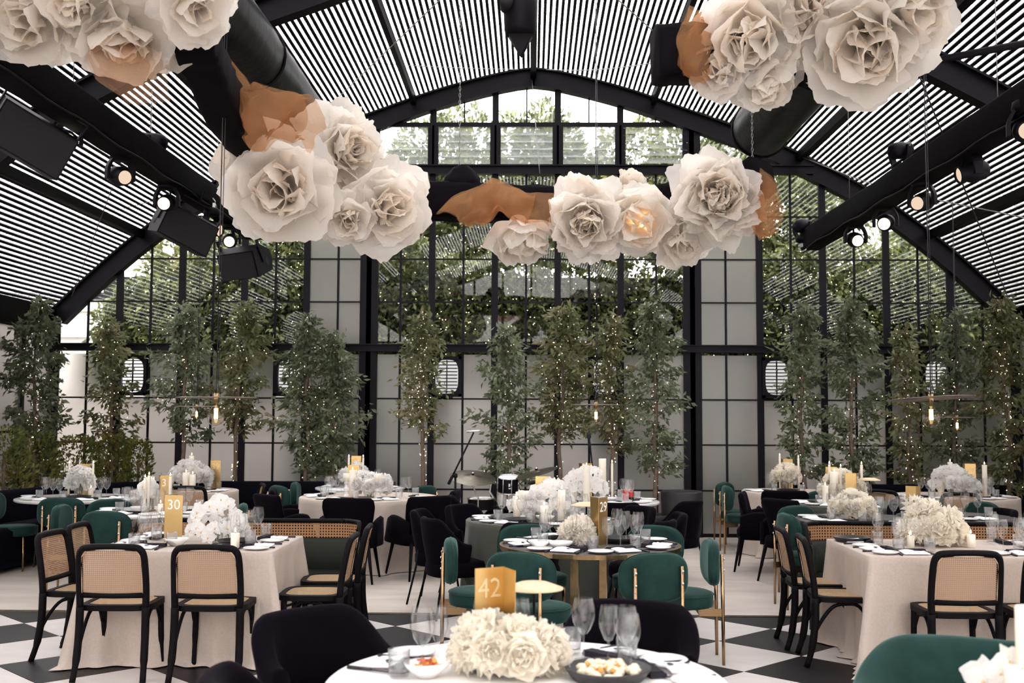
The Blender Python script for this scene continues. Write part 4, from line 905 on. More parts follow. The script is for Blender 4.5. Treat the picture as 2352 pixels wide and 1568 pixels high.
# ---- moving head spotlights
def make_light(lensmat):
    t = thing('moving_head_light', '', 'spotlight')
    b = MB(); b.lathe([(0, .07), (.045, .07), (.085, .05), (.095, .0), (.08, -.02), (0, -.02)], 16, (0, 0, .16)); b.build('base', 'rig_black', t)
    b = MB(); b.box((0, 0, .25), (.05, .05, .06)); b.tube([(-.045, 0, .26), (-.05, 0, .31), (0, 0, .335), (.05, 0, .31), (.045, 0, .26)], .009, 6); b.tube([(.05, 0, .28), (.10, .02, .27), (.12, .03, .24)], .007, 5); b.build('clamp', 'chrome', t)
    b = MB(); b.tube(catmull([(.05, .04, .2), (.12, .06, .25), (.13, .05, .32), (.03, .06, .36), (-.09, .05, .33)], 5), .004, 5); b.build('cable', 'rig_black', t)
    for s in (-1, 1):
        P = []
        for k in range(9):
            u = k / 8; x = s * (.06 + .055 * math.sin(min(1, u * 1.6) * PI / 2)); z = .165 - .20 * u; w_ = .042 - .012 * u; P.append([(x - .014, -w_, z), (x + .014, -w_, z), (x + .014, w_, z), (x - .014, w_, z)])
        b = MB(); b.grid(P, cv=True, caps=True, smooth=False); b.build('yoke_arm', 'rig_black', t)
    R = Matrix.Rotation(math.radians(90), 3, 'X'); h = link('head', None, t); h.rotation_euler = (math.radians(14), 0, 0)
    b = MB(); b.lathe([(0, -.14), (.055, -.132), (.082, -.10), (.088, -.03), (.084, .03), (.072, .055), (.070, .12), (.064, .125), (.06, .105)], 20, (0, 0, 0), R); b.build('housing', 'rig_black', h)
    b = MB(); b.lathe([(0, .112), (.03, .110), (.0605, .104)], 20, (0, 0, 0), R); b.build('lens', lensmat, h)
    return freeze(t)
LON, LDIM = make_light('lens'), make_light('lens_dim')
def mlight(px, py, Y, rz, lab, pr=None, flip=False):
    p = at_y(px, py, Y); o = place(pr or LON, p, rz, lab, 'moving head spotlights')
    if flip: o.rotation_euler = (PI, 0, rz)
    return o
mlight(152, 322, 8.9, .5, 'spotlight half hidden behind the biggest loudspeaker'); mlight(276, 405, 9.7, .75, 'spotlight on the left truss nearest the camera, turned right', LDIM); mlight(383, 466, 10.9, .05, 'spotlight glowing straight at us on the left truss')
mlight(486, 525, 11.9, 1.2, 'spotlight peeping out right of the middle loudspeaker', LDIM); mlight(528, 553, 13.0, .2, 'spotlight above the smallest wedge loudspeaker')
mlight(1965, 551, 12.4, -.05, 'spotlight on the right truss farthest from us, glowing brightest'); mlight(2034, 512, 11.4, -.45, 'spotlight second from the end of the right truss'); mlight(2118, 464, 10.2, -.75, 'spotlight crossed by a chain on the right truss', LDIM); mlight(2232, 395, 9.1, -1.5, 'unlit spotlight turned sideways on the right truss', LDIM); mlight(2356, 300, 7.9, -.3, 'spotlight cut off by the right edge', LDIM)
mlight(2068, 345, 11.2, -1.1, 'dark spotlight standing on top of the right truss', LDIM, True); mlight(352, 325, 10.7, 1.4, 'dark spotlight standing on top of the left truss', LDIM, True); mlight(1843, 518, 14.2, -.8, 'small dark spotlight on top of the right truss end', LDIM, True)
# ---- wedge loudspeakers
def speaker(px, py, Y, rx, ry, rz, sc, lab):
    p = at_y(px, py, Y); t = thing('wedge_loudspeaker', lab, 'loudspeaker', p, 0, 'wedge loudspeakers'); t.rotation_euler = (rx, ry, rz); t.scale = (sc, sc, sc)
    prof_ = [(-.17, -.16), (.13, -.19), (.20, -.04), (.20, .06), (.06, .19), (-.10, .17)]
    b = MB(); b.prism([(-.29, y, z) for y, z in prof_], (0, 0, 0), (.58, 0, 0)); b.build('cabinet', 'rig_black', t)
    b = MB(); b.add([(-.275, -.174, -.15), (.275, -.174, -.15), (.275, -.108, .155), (-.275, -.108, .155), (-.275, -.182, -.148), (.275, -.182, -.148), (.275, -.116, .157), (-.275, -.116, .157)], [(4, 5, 6, 7), (0, 4, 7, 3), (1, 2, 6, 5), (0, 1, 5, 4), (3, 7, 6, 2)]); b.build('grille', 'grille', t)
    b = MB()
    for s in (-1, 1): b.box((s * .30, .02, .14), (.012, .045, .34))
    b.box((0, .02, .31), (.61, .045, .012)); b.build('bracket', 'rig_black', t)
    for s in (-1, 1): b = MB(); b.box((s * .291, .08, -.05), (.006, .06, .09)); b.build('handle_recess', 'grille', t)
    b = MB(); b.tube([(0, .02, .31), (0, .02, .44)], .018, 8); b.build('hanger', 'rig_black', t)
speaker(66, 318, 8.25, .35, .42, .75, 1.02, 'biggest black wedge loudspeaker at the left edge'); speaker(424, 525, 11.4, .30, .38, .72, 1.0, 'middle black wedge loudspeaker under the left truss'); speaker(560, 602, 13.5, .55, -.05, -.45, .98, 'smallest black wedge loudspeaker near the left truss end')
# ---- loudspeaker hung from the ridge
p = at_y(1195, 40, 9.6); t = thing('ridge_loudspeaker', 'black loudspeaker hanging nose-down from the ridge at top centre', 'loudspeaker', p)
b = MB(); b.lathe([(0, .3), (.13, .28), (.15, .1), (.14, -.12), (.12, -.16), (0, -.16)], 20, sx=1, sy=1.1); b.build('cabinet', 'rig_black', t)
b = MB(); b.lathe([(0, -.07), (.055, -.07), (.06, .07), (0, .07)], 16, (-.12, -.12, .08), Matrix.Rotation(PI / 2 - .3, 3, 'X')); b.build('horn', 'grille', t)
b = MB(); b.add([(-.125, -.05, -.12), (.125, -.05, -.12), (.125, .1, -.12), (-.125, .1, -.12), (.0, -.02, -.36), (.015, .02, -.36)], [(0, 1, 4), (1, 2, 5, 4), (2, 3, 5), (3, 0, 4, 5), (0, 3, 2, 1)]); b.build('nose', 'rig_black', t)
b = MB(); b.tube([(0, 0, .28), (0, 0, .9)], .02, 8); b.build('drop_pole', 'rig_black', t)
# ---- cables, chains
def cable(pts, r, mat, name, lab, cat='cable', sag=0):
    q = catmull(pts, 8) if len(pts) > 2 else [Vector(pts[0]).lerp(Vector(pts[1]), k / 12) - Vector((0, 0, sag * math.sin(PI * k / 12))) for k in range(13)]
    b = MB(); b.tube(q, r, 5); o = b.build(name, mat); tag(o, lab, cat); return o
W = at_y
cable([W(0, 540, 14.6), W(365, 458, 14.6)], .006, 'wire', 'tension_wire', 'thin wire running from the left edge to the left truss', sag=.02)
cable([W(258, 430, 12.5), W(165, 680, 15.0)], .006, 'wire', 'tension_wire', 'thin wire slanting below the left spotlights'); cable([W(660, 125, 13.0), W(1190, 160, 15.2)], .006, 'wire_light', 'tension_wire', 'thin wire across the roof left of the ridge', sag=.04)
cable([W(760, 240, 14.0), W(1010, 0, 10)], .006, 'wire_light', 'tension_wire', 'thin wire slanting up left of the ridge'); cable([W(1255, 160, 15.2), W(1500, 145, 12)], .006, 'wire_light', 'tension_wire', 'thin wire across the roof right of the ridge', sag=.04); cable([W(1420, 0, 9.5), W(1690, 240, 14)], .006, 'wire_light', 'tension_wire', 'thin wire slanting down right of the ridge')
cable([W(1840, 360, 15.2), W(2030, 430, 13), W(2352, 500, 11)], .007, 'wire_light', 'tension_wire', 'thin wire behind the right truss to the right edge'); cable([W(2110, 170, 9), W(2330, 720, 15)], .007, 'wire', 'tension_wire', 'dark wire slanting across the right roof slope')
cable([W(1222, 185, 15.2), W(1240, 400, 10.6)], .005, 'wire', 'drop_cable', 'thin cable dropping from the ridge to the garland')
def chain(px, py, Y, z1, lab, mat='wire_light'):
    p = at_y(px, py, Y); n = int((z1 - p.z) / .034); b = MB()
    for i in range(n):
        z = p.z + i * .034; a = (i % 2) * PI / 2; b.tube([(p.x + .009 * math.cos(a) * math.cos(t_), p.y + .009 * math.sin(a) * math.cos(t_), z + .022 * math.sin(t_)) for t_ in (0, 1.05, 2.1, 3.14, 4.2, 5.25)], .0032, 4, closed=True)
    o = b.build('chain', mat); tag(o, lab, 'chain')
chain(1055, 395, 10.5, 6.3, 'steel chain holding the garland left of the ridge'); chain(1728, 360, 10.4, 5.7, 'steel chain holding the garland at its right end'); chain(2090, 330, 11.0, 5.0, 'steel chain above the right truss spotlight'); chain(346, 310, 10.7, 4.9, 'thin chain above the left truss')
# ================================================================== GARLAND
def garland(pts, s, lab):
    t = thing('garland_beam', lab, 'beam'); b = MB(); sweep_box(b, catmull(pts, 8), s, .16, .012); b.build('black_drape', 'black_cloth', t); return t
garland([(-2.16, 6.9, 4.08), (-2.22, 7.4, 4.03), (-2.30, 8.5, 3.92), (-2.05, 9.8, 3.74), (-1.2, 10.4, 3.70), (-.38, 10.52, 3.68), (.8, 10.5, 3.64), (1.75, 10.35, 3.72), (2.10, 10.0, 3.84)], (.25, .34), 'curved black-draped beam carrying the paper flowers')
gr = garland([(.80, 7.12, 4.0), (1.3, 7.15, 4.02), (1.9, 7.2, 4.02), (2.35, 7.5, 4.0)], .34, 'black-draped beam end under the upper right flowers')
p1_, p2_ = at_y(1960, 175, 7.3), at_y(2400, 92, 6.6); cable([p1_, p2_], .026, 'rig_black', 'support_pole', 'black pole reaching to the right edge from the upper right flowers', 'pole')
p = at_y(1062, 405, 10.5); t = thing('cloth_bundle', 'knotted black cloth bundle on top of the garland beam', 'cloth', p)
b = MB(); b.lathe([(.03, .10), (.07, .09), (.12, .05), (.16, -.02), (.18, -.08), (.16, -.12)], 18, sy=.8); 
b.v = [(x + random.uniform(-.015, .015), y + random.uniform(-.015, .015), z + random.uniform(-.012, .012)) for x, y, z in b.v]; b.build('folds', 'black_cloth', t)
# ---- giant paper flowers
def petal(seed, cup, ruf, wide=.62):
    rr = random.Random(seed); ph = [rr.uniform(0, 6.28) for _ in range(8)]; b = MB(); P = []
    for j in range(13):
        v = j / 12; row = []; t_ = min(1, v / .62); w = wide * (.22 + .78 * math.sin(t_ * PI / 2) ** 1.2) * (1 - .16 * max(0, v - .62) / .38)
        for i in range(15):
            u = -1 + 2 * i / 14; tip = .045 * math.sin(u * 5 + ph[0]) + .022 * math.sin(u * 17 + ph[1]) + .02 * rr.uniform(-1, 1)
            y = v * (1 - .30 * abs(u) ** 2.4 * v ** 1.5) + tip * v ** 5; x = u * w + .018 * rr.uniform(-1, 1) * v * abs(u) ** 3
            z = cup * (1.05 * v ** 1.6 - .12 * v) + .26 * cup * u * u * w * 2 + ruf * (v ** 1.8) * (math.sin(u * 3.1 + ph[2] + v * 1.5) * .55 + math.sin(u * 6.5 + ph[3]) * .22) + ruf * .45 * math.sin(v * 6 + ph[4] + u * 2.5) * v - (.30 + .25 * math.sin(u * 2.5 + ph[5])) * max(0, v - .80) + .015 * math.sin(u * 19 + v * 5 + ph[6]) * v * v
            row.append((x, y, z))
        P.append(row)
    b.grid(P); return b
PET = {}
for mt in ('paper', 'paper_inner'):
    PET[mt] = [petal(11 * k + 3, c_, r_, w_).mesh('petal', mt) for k, (c_, r_, w_) in enumerate([(.50, .09, .60), (.40, .12, .66), (.26, .13, .64), (.62, .07, .56), (.10, .14, .66), (.34, .16, .72)])]
def stamens(t, ax, R, n, seed, mat='paper'):
    rr = random.Random(seed); b = MB(); a = Vector(ax).normalized(); u = a.orthogonal().normalized(); w = a.cross(u)
    for i in range(n):
        an = rr.uniform(0, 6.28); sp = rr.uniform(.15, .9); d = (a + (u * math.cos(an) + w * math.sin(an)) * sp).normalized(); L = R * rr.uniform(.3, .62); sid = (u * rr.uniform(-1, 1) + w * rr.uniform(-1, 1)) * L * .3 + Vector((0, 0, -.12 * L))
        b.tube(catmull([d * R * .05, d * L * .6 + sid * .2, d * L + sid], 3), .0045, 4)
    stuffpart(b.build('stamens', mat, t))
def flower(px, py, Y, R, face, lab, n=34, seed=0, st=0, openness=1.0, glow=0, inner=.45, narrow=1.0):
    p = at_y(px, py, Y); t = thing('paper_flower', lab, 'paper flower', p, 0, 'giant paper flowers'); rr = random.Random(seed * 17 + 5)
    a = Vector(face).normalized(); u = a.orthogonal().normalized(); w = a.cross(u)
    for i in range(n):
        k = i / (n - 1); th = math.radians(14 + (100 * openness - 14) * k ** .85 + rr.uniform(-13, 13)); an = i * 2.39996 + rr.uniform(-.2, .2); r = u * math.cos(an) + w * math.sin(an)
        L = a * math.cos(th) + r * math.sin(th); nn = -r * math.cos(th) + a * math.sin(th); X = L.cross(nn); sc = R * (.62 + .40 * k) * rr.uniform(.80, 1.16)
        Mx = Matrix((X * sc * narrow * rr.uniform(.92, 1.15), L * sc, nn * sc)).transposed().to_4x4(); Mx.translation = r * R * .06 - a * R * .28 * k
        o = link('petal', PET['paper_inner' if k < inner else 'paper'][rr.choice((0, 3, 0, 1) if k < .4 else (1, 2, 5, 0) if k < .8 else (4, 2, 5))], t); o.matrix_local = Mx
    if st: stamens(t, a, R, st, seed)
    b = MB(); b.lathe([(0, -.1), (.08, -.08), (.1, 0), (.06, .06), (0, .08)], 12, -a * R * .25); b.build('core', 'paper', t)
    if glow: b = MB(); b.lathe([(0, -.05), (.035, -.035), (.05, 0), (.035, .035), (0, .05)], 12, a * R * .10); b.build('inner_bulb', 'flower_bulb', t)
    return t
flower(650, 428, 8.75, .475, (.05, -1, -.32), 'largest paper rose, lower left of the curtain of flowers, facing us', 29, 1)
flower(790, 345, 9.4, .39, (.75, -.75, -.1), 'paper peony behind the largest rose, turned to the right', 46, 2, 26, narrow=.68)
flower(800, 497, 9.2, .26, (.2, -.9, -.5), 'small ragged paper flower tucked between two big left ones', 20, 3)
flower(885, 475, 9.4, .385, (.5, -.85, -.3), 'tilted paper rose at the right of the left cluster', 26, 4)
flower(560, 390, 9.0, .30, (-.6, -.7, .2), 'paper flower peeping out left of the largest rose', 19, 5)
flower(1195, 530, 10.3, .36, (.25, -.35, -1), 'drooping paper flower hanging below the copper sheer', 18, 6, 0, .72)
flower(1350, 505, 10.15, .41, (-.1, -1, -.45), 'fringed paper peony right of the drooping flower', 54, 7, 40, narrow=.68)
flower(1472, 505, 10.2, .36, (-.25, -1, -.35), 'paper rose glowing warm from inside', 25, 8, 0, .95, 4.0, .7)
flower(1562, 548, 10.25, .30, (.2, -.8, -.6), 'paper flower below and between the two right peonies', 19, 9, 0)
flower(1648, 455, 9.95, .44, (.02, -1, -.08), 'round fringed paper peony at the right end of the garland', 64, 10, 60, narrow=.68)
flower(1450, 440, 10.45, .28, (0, -.5, .9), 'paper flower behind the glowing rose on top of the beam', 18, 11)
flower(75, 35, 6.9, .37, (-.15, -.85, -.6), 'paper flower in the extreme upper left corner', 22, 12); flower(290, 70, 6.9, .38, (.1, -.6, -.8), 'paper flower with a long hanging petal at upper left', 25, 13); flower(445, 0, 6.55, .30, (.4, -.6, -.7), 'paper flower with trailing stamens at upper left', 20, 14, 14); flower(180, -10, 6.7, .32, (0, -.7, -.7), 'paper flower between the two upper left corner flowers', 20, 15)
flower(1725, 85, 6.95, .385, (-.35, -.85, -.45), 'paper rose left in the big upper right cluster', 28, 16); flower(1990, 95, 6.85, .43, (-.25, -.8, -.6), 'widest paper rose in the big upper right cluster', 29, 17); flower(2090, 30, 6.7, .33, (.4, -.8, -.4), 'paper flower at the right of the upper right cluster', 22, 18); flower(1660, 165, 7.0, .20, (-.5, -.8, -.2), 'small ruffled paper flower low in the upper right cluster', 18, 19); flower(1840, 20, 6.9, .36, (0, -.9, -.3), 'paper flower at the top of the upper right cluster', 22, 20); flower(1760, 190, 7.05, .22, (-.1, -.7, -.7), 'paper flower at the lowest point of the upper right cluster', 19, 21)
# ---- copper organza
def drape(rows, lab, fold=.03, nf=3, seed=1, mat='sheer'):
    rr = random.Random(seed); G = [catmull([at_y(*p) for p in r], 11) for r in rows]; cols = list(zip(*G)); S = [catmull(list(c), 10) for c in cols]; P = []
    for i, c in enumerate(S):
        P.append([Vector(q) + Vector((fold * .35 * math.sin(j * .45 + i * .2 + seed), fold * (1.0 * math.sin(i * .42 + j * .22 + seed) + .6 * math.sin(i * .2 - j * .45) + .3 * math.sin(i * .85 + j * .3)), fold * .45 * math.sin(i * .35 + j * .25))) for j, q in enumerate(c)])
    b = MB(); b.grid(P); b.grid([[q + Vector((.012 * math.sin(j * .5), .05 + .03 * math.sin(i * .6 + j * .7), .015 * math.sin(i * .7))) for j, q in enumerate(r)] for i, r in enumerate(P)][:int(len(P) * .8)]); o = b.build('organza_drape', mat); o.location = (0, 0, 0); tag(o, lab, 'sheer fabric', 'copper organza drapes'); return o
drape([[(505, 130, 8.2), (560, 165, 8.1), (600, 205, 8.1), (700, 210, 8.25), (748, 268, 8.4)], [(512, 140, 8.2), (555, 225, 7.95), (620, 240, 7.9), (690, 250, 8.1), (740, 300, 8.4)], [(545, 250, 8.1), (575, 290, 7.9), (630, 290, 7.95), (680, 290, 8.1), (720, 340, 8.4)], [(552, 320, 8.2), (590, 338, 8.05), (640, 325, 8.1), (685, 315, 8.2), (710, 350, 8.5)]], 'long copper organza scarf swirling above the left flowers', .05, 3, 2)
drape([[(1000, 490, 10.2), (1090, 425, 10.2), (1140, 418, 10.15), (1220, 440, 10.15), (1285, 445, 10.2)], [(1040, 495, 10.15), (1100, 455, 10.0), (1150, 440, 9.95), (1210, 470, 10.0), (1283, 490, 10.15)], [(1060, 505, 10.15), (1110, 490, 10.0), (1150, 470, 9.95), (1200, 500, 10.0), (1280, 515, 10.15)], [(1085, 528, 10.2), (1120, 505, 10.1), (1150, 490, 10.05), (1210, 512, 10.1), (1272, 522, 10.2)]], 'golden organza scarf tied around the middle of the beam', .045, 3, 3)
drape([[(1735, 385, 10.1), (1765, 395, 9.9), (1785, 430, 10.0)], [(1730, 430, 9.95), (1775, 440, 9.75), (1800, 470, 9.95)], [(1725, 490, 9.95), (1770, 495, 9.75), (1798, 505, 9.95)], [(1730, 540, 10.1), (1755, 545, 9.95), (1785, 535, 10.05)]], 'copper organza puff at the right end of the garland', .02, 2, 4)
drape([[(1585, 15, 7.0), (1610, 20, 6.95), (1640, 30, 7.0)], [(1560, 70, 6.9), (1595, 80, 6.8), (1640, 85, 6.9)], [(1558, 130, 6.9), (1590, 140, 6.8), (1630, 140, 6.9)], [(1572, 175, 6.95), (1600, 185, 6.9), (1635, 190, 7.0)]], 'copper organza wrapped around the upper right beam end', .025, 3, 5)
drape([[(195, 30, 7.0), (235, 45, 6.9), (290, 45, 7.0), (370, 50, 7.1)], [(188, 90, 6.9), (250, 100, 6.75), (310, 110, 6.8), (385, 120, 7.0)], [(210, 160, 6.9), (260, 170, 6.75), (315, 180, 6.8), (388, 170, 7.0)], [(260, 218, 7.0), (290, 232, 6.9), (325, 240, 6.9), (386, 232, 7.0)]], 'pale organza balloon hanging at upper left', .03, 3, 6, 'sheer_pale')
drape([[(845, 335, 9.9), (870, 350, 9.85), (895, 372, 9.9)], [(850, 370, 9.9), (868, 380, 9.85), (885, 390, 9.9)], [(855, 410, 9.9), (862, 418, 9.88), (872, 420, 9.9)]], 'scrap of copper organza between the two left paper roses', .012, 2, 7)
# ================================================================== PENDANTS
def pendant(px, py, Y, disc, bulb, lab, tilt=(0, 0), ztop=5.2, e=10):
    p = at_y(px, py, Y); ztop = prof_z(p.x) + .07; t = thing('pendant_lamp', lab, 'pendant lamp', p, 0, 'disc pendant lamps with globe bulbs'); k = bulb / .0625
    b = MB(); b.lathe([(.0, .0), (.012 * k, -.002 * k), (.014 * k, -.02 * k), (.03 * k, -.045 * k), (.058 * k, -.085 * k), (.0625 * k, -.115 * k), (.055 * k, -.15 * k), (.035 * k, -.172 * k), (0, -.178 * k)], 24, (0, 0, -.03 * k)); b.build('bulb', 'bulb_glass', t)
    b = MB()
    for i in range(6): a = i * PI / 3; b.tube([(.011 * k * math.cos(a), .011 * k * math.sin(a), -.08 * k), (.011 * k * math.cos(a), .011 * k * math.sin(a), -.155 * k)], .0035 * k, 5)
    b.build('filament', 'filament', t)
    b = MB(); b.lathe([(0, .03 * k), (.018 * k, .03 * k), (.018 * k, -.04 * k), (0, -.04 * k)], 16); b.build('socket', 'brass', t)
    b = MB(); b.lathe([(0, .006), (disc * .4, .004), (disc * .9, .001), (disc, -.002), (disc, -.006), (0, -.001)], 48); o = b.build('disc', 'pendant_disc', t); o.rotation_euler = (tilt[0], tilt[1], 0)
    b = MB(); b.tube([(0, 0, .03), (0, 0, .12)], .004, 5)
    for i in range(3): a = i * 2.1; b.tube([(.03 * math.cos(a), .03 * math.sin(a), .02), (0, 0, .14)], .003, 4)
    b.tube([(0, 0, .12), (0, 0, ztop - p.z)], .0045, 5); b.tube([(.012, 0, .12), (.018, .01, (ztop - p.z) * .5), (.01, 0, ztop - p.z)], .003, 5); b.build('suspension_chain', 'wire', t)
pendant(497, 912, 8.0, .285, .0625, 'large disc pendant lamp on the left with a glowing globe bulb'); pendant(2138, 914, 8.0, .30, .0625, 'large tilted disc pendant lamp on the right', (-.05, -.05), 5.0); pendant(1369, 929, 11.6, .27, .06, 'pendant lamp with clear bulb before the middle trees', (0, 0), 5.4, 8)
pendant(452, 933, 13.4, .26, .05, 'small distant pendant lamp left of the large left one', (0, 0), 4.6, 6); pendant(2198, 958, 14.0, .28, .055, 'small distant pendant lamp right of the large right one', (0, 0), 3.9, 6)
# ================================================================== STAGE: drums, microphones, planter
def stage_pt(px, py, Y): return at_y(px, py, Y)
def cymbal(px, py, Y, r, tilt, lab, hat=False):
    p = stage_pt(px, py, Y); t = thing('cymbal_stand', lab, 'cymbal', (p.x, p.y, 0))
    R = Matrix.Rotation(tilt[0], 3, 'X') @ Matrix.Rotation(tilt[1], 3, 'Y')
    prof_ = [(0, .03), (.03, .028), (.05, .014), (.12, .010), (r * .8, .002), (r, -.006)]
    b = MB(); b.lathe(prof_, 36, (0, 0, p.z), R); b.build('cymbal_plate', 'cymbal', t)
    if hat: b = MB(); b.lathe([(a, -z) for a, z in prof_], 36, (0, 0, p.z - .03), R); b.build('cymbal_plate', 'cymbal', t)
    b = MB(); b.tube([(0, 0, p.z + .06), (0, 0, p.z - .1), (.06, .1, p.z - .25), (.06, .1, .35)], .011, 7); b.build('stand', 'chrome', t)
    b = MB(); b.lathe([(0, .05), (.018, .05), (.018, .025), (0, .02)], 10, (0, 0, p.z)); b.build('wing_nut', 'rig_black', t)
    for k in range(3): a = k * 2.09 + .4; b = MB(); b.tube([(.06, .1, .38), (.06 + .25 * math.cos(a), .1 + .25 * math.sin(a), .01)], .009, 6); b.build('leg', 'chrome', t)
cymbal(1086, 1096, 13.2, .275, (.28, .10), 'bronze ride cymbal tilted on its stand left of the drum'); cymbal(1232, 1085, 13.3, .26, (.1, -.26), 'dark crash cymbal tilted up right of the drum'); cymbal(1242, 1106, 13.5, .17, (0.05, 0), 'closed pair of hi-hat cymbals right of the drum', True)
p = stage_pt(1168, 1112, 13.4); t = thing('tom_drum', 'black tom drum with chrome rims at the centre back', 'drum', (p.x, p.y, p.z)); t.rotation_euler = (.18, 0, .1)
b = MB(); b.lathe([(.125, -.09), (.125, .085), (.12, .09)], 30); b.build('shell', 'black_metal', t)
for z in (.09, -.09): b = MB(); b.tube([(.13 * math.cos(a), .13 * math.sin(a), z) for a in np.linspace(0, 2 * PI, 30, endpoint=False)], .008, 6, closed=True); b.build('rim', 'chrome', t)
b = MB(); b.lathe([(0, .086), (.122, .086)], 30); b.build('drumhead', 'napkin', t)
for k in range(8): a = k * PI / 4 + .2; b = MB(); b.tube([(.134 * math.cos(a), .134 * math.sin(a), -.085), (.134 * math.cos(a), .134 * math.sin(a), .085)], .0055, 5); b.build('lug', 'chrome', t)
b = MB(); b.box((0, -.127, .02), (.02, .004, .035)); b.box((.004, -.127, -.02), (.026, .004, .012)); b.build('badge', 'napkin', t)
b = MB(); b.tube([(-.13, 0, .02), (-.2, .02, .04), (-.22, .05, -.1), (-.1, .1, -.3)], .011, 7); b.build('mount', 'chrome', t)
p = stage_pt(1150, 1190, 13.7); t = thing('bass_drum', 'low dark bass drum half hidden behind the sage table', 'drum', (p.x, p.y, .27)); t.rotation_euler = (PI / 2, 0, 0)
b = MB(); b.lathe([(0, -.2), (.25, -.2), (.25, .2), (0, .2)], 36); b.build('shell', 'black_metal', t)
for z in (-.2, .2): b = MB(); b.tube([(.258 * math.cos(a), .258 * math.sin(a), z) for a in np.linspace(0, 2 * PI, 36, endpoint=False)], .013, 6, closed=True); b.build('hoop', 'black_wood', t)
p = stage_pt(1105, 1150, 13.45); t = thing('snare_drum', 'snare drum with chrome rim beneath the ride cymbal', 'drum', (p.x, p.y, p.z - .03)); b = MB(); b.lathe([(.16, -.07), (.16, .06)], 30); b.build('shell', 'black_metal', t); b = MB(); b.lathe([(0, .058), (.155, .058)], 30); b.build('drumhead', 'napkin', t)
b = MB(); b.tube([(.165 * math.cos(a), .165 * math.sin(a), .06) for a in np.linspace(0, 2 * PI, 30, endpoint=False)], .009, 6, closed=True); b.build('rim', 'chrome', t); b = MB(); b.tube([(0, 0, -.07), (0, 0, -p.z + .05)], .014, 7); b.build('stand', 'chrome', t)
p = at_y(1046, 1092, 13.0); q = at_y(1088, 993, 13.0); r0 = at_y(1030, 1112, 13.0); t = thing('boom_stand', 'black boom microphone stand slanting up behind the dark chairs', 'microphone stand', (p.x, p.y, 0)); L_ = lambda v: Vector(v) - Vector((p.x, p.y, 0))
b = MB(); b.tube([(0, 0, .02), (0, 0, p.z)], .013, 8); b.build('upright', 'rig_black', t); b = MB(); b.tube([L_(r0), L_(q)], .010, 8); b.tube([L_(r0), L_(r0).lerp(L_(q), .16)], .018, 8); b.build('boom_arm', 'rig_black', t)
b = MB(); b.lathe([(0, -.03), (.026, -.02), (.026, .02), (0, .03)], 12, L_(p)); b.build('clutch', 'rig_black', t); b = MB(); b.tube([L_(q) + Vector((-.08, 0, .01)), L_(q) + Vector((.08, 0, .02))], .012, 8); b.build('microphone', 'chrome', t)
for k in range(3): a = k * 2.09; b = MB(); b.tube([(0, 0, .12), (.28 * math.cos(a), .28 * math.sin(a), .01)], .009, 6); b.build('leg', 'rig_black', t)
q = at_y(1350, 1003, 13.6); t = thing('microphone_stand', 'upright vocal microphone stand before the middle trees', 'microphone stand', (q.x + .06, 13.6, 0))
b = MB(); b.tube([(0, 0, .02), (0, 0, 1.0), (-.035, 0, q.z - .06)], .010, 8); b.build('upright', 'rig_black', t); b = MB(); b.lathe([(0, -.12), (.012, -.12), (.018, -.02), (.026, .0), (.026, .03), (.015, .05), (0, .055)], 14, (-.045, 0, q.z)); b.build('microphone', 'grille', t); b = MB(); b.lathe([(0, 0), (.13, 0), (.13, .02), (0, .03)], 24); b.build('base', 'rig_black', t)
p = at_y(1566, 1200, 14.4); t = thing('planter', 'tall black round planter beside the right steel post', 'planter', (p.x, 14.4, 0)); b = MB(); b.lathe([(0, 0), (.2, 0), (.25, .2), (.27, .68), (.255, .70), (.235, .68), (.22, .6), (0, .6)], 32); b.build('bowl', 'pot_black', t)
b = MB(); b.box((0, 0, .045), (.10, .05, .09)); b.box((0, 0, .095), (.104, .054, .012)); p = at_y(1442, 1150, 12.2); o = b.build('gift_box', 'red_cloth'); o.location = (p.x, p.y, .752); o.rotation_euler = (0, 0, .2); tag(o, 'small red box among the glasses on the white table', 'box')
# ================================================================== TABLEWARE
TZ = .754
def glass_parts(h, r, mat='wine_glass'):
    bowl = [(.004, .40 * h), (.014, .42 * h), (r * .62, .50 * h), (r * .92, .62 * h), (r, .72 * h), (r * .93, .86 * h), (r * .78, h)]
    b1 = MB(); b1.lathe(bowl, 22); b2 = MB(); b2.tube([(0, 0, .006), (0, 0, .2 * h), (0, 0, .405 * h)], [.006, .0035, .0045], 8); b3 = MB(); b3.lathe([(.0, .006), (.008, .005), (.034, .002), (.035, 0)], 22)
    return [b1.mesh('bowl', mat), b2.mesh('stem', mat), b3.mesh('foot', mat)]
GL = {'big': glass_parts(.225, .044), 'slim': glass_parts(.215, .035)}
def joined(mbs, name, mat):
    return mbs
b = MB(); bb = [(.004, .09), (.014, .094), (.027, .112), (.039, .14), (.043, .162), (.040, .192), (.034, .222)]; b.lathe([(.035, 0), (.034, .002), (.008, .005), (.004, .01), (.0035, .05)] + bb, 18); FARG = b.mesh('wine_glass', 'wine_glass')
b = MB(); b.lathe([(0, .006), (.034, .006), (.036, .02), (.039, .095), (.0365, .095), (.0335, .02), (0, .014)], 20); TUMB = b.mesh('tumbler', 'tumbler')
b = MB(); b.lathe([(0, .052), (.0345, .052), (.0335, .021), (0, .016)], 20); WAT = b.mesh('water', 'water')
b = MB(); b.lathe([(0, .0), (.055, .0), (.085, .012), (.088, .014), (.084, .017), (.055, .006), (0, .005)], 28); PLATE = b.mesh('side_plate', 'ceramic')
b = MB(); b.lathe([(0, .0), (.11, .0), (.13, .03), (.132, .034), (.127, .034), (.108, .006), (0, .005)], 32); DPLATE = b.mesh('dark_plate', 'ceramic_dark')
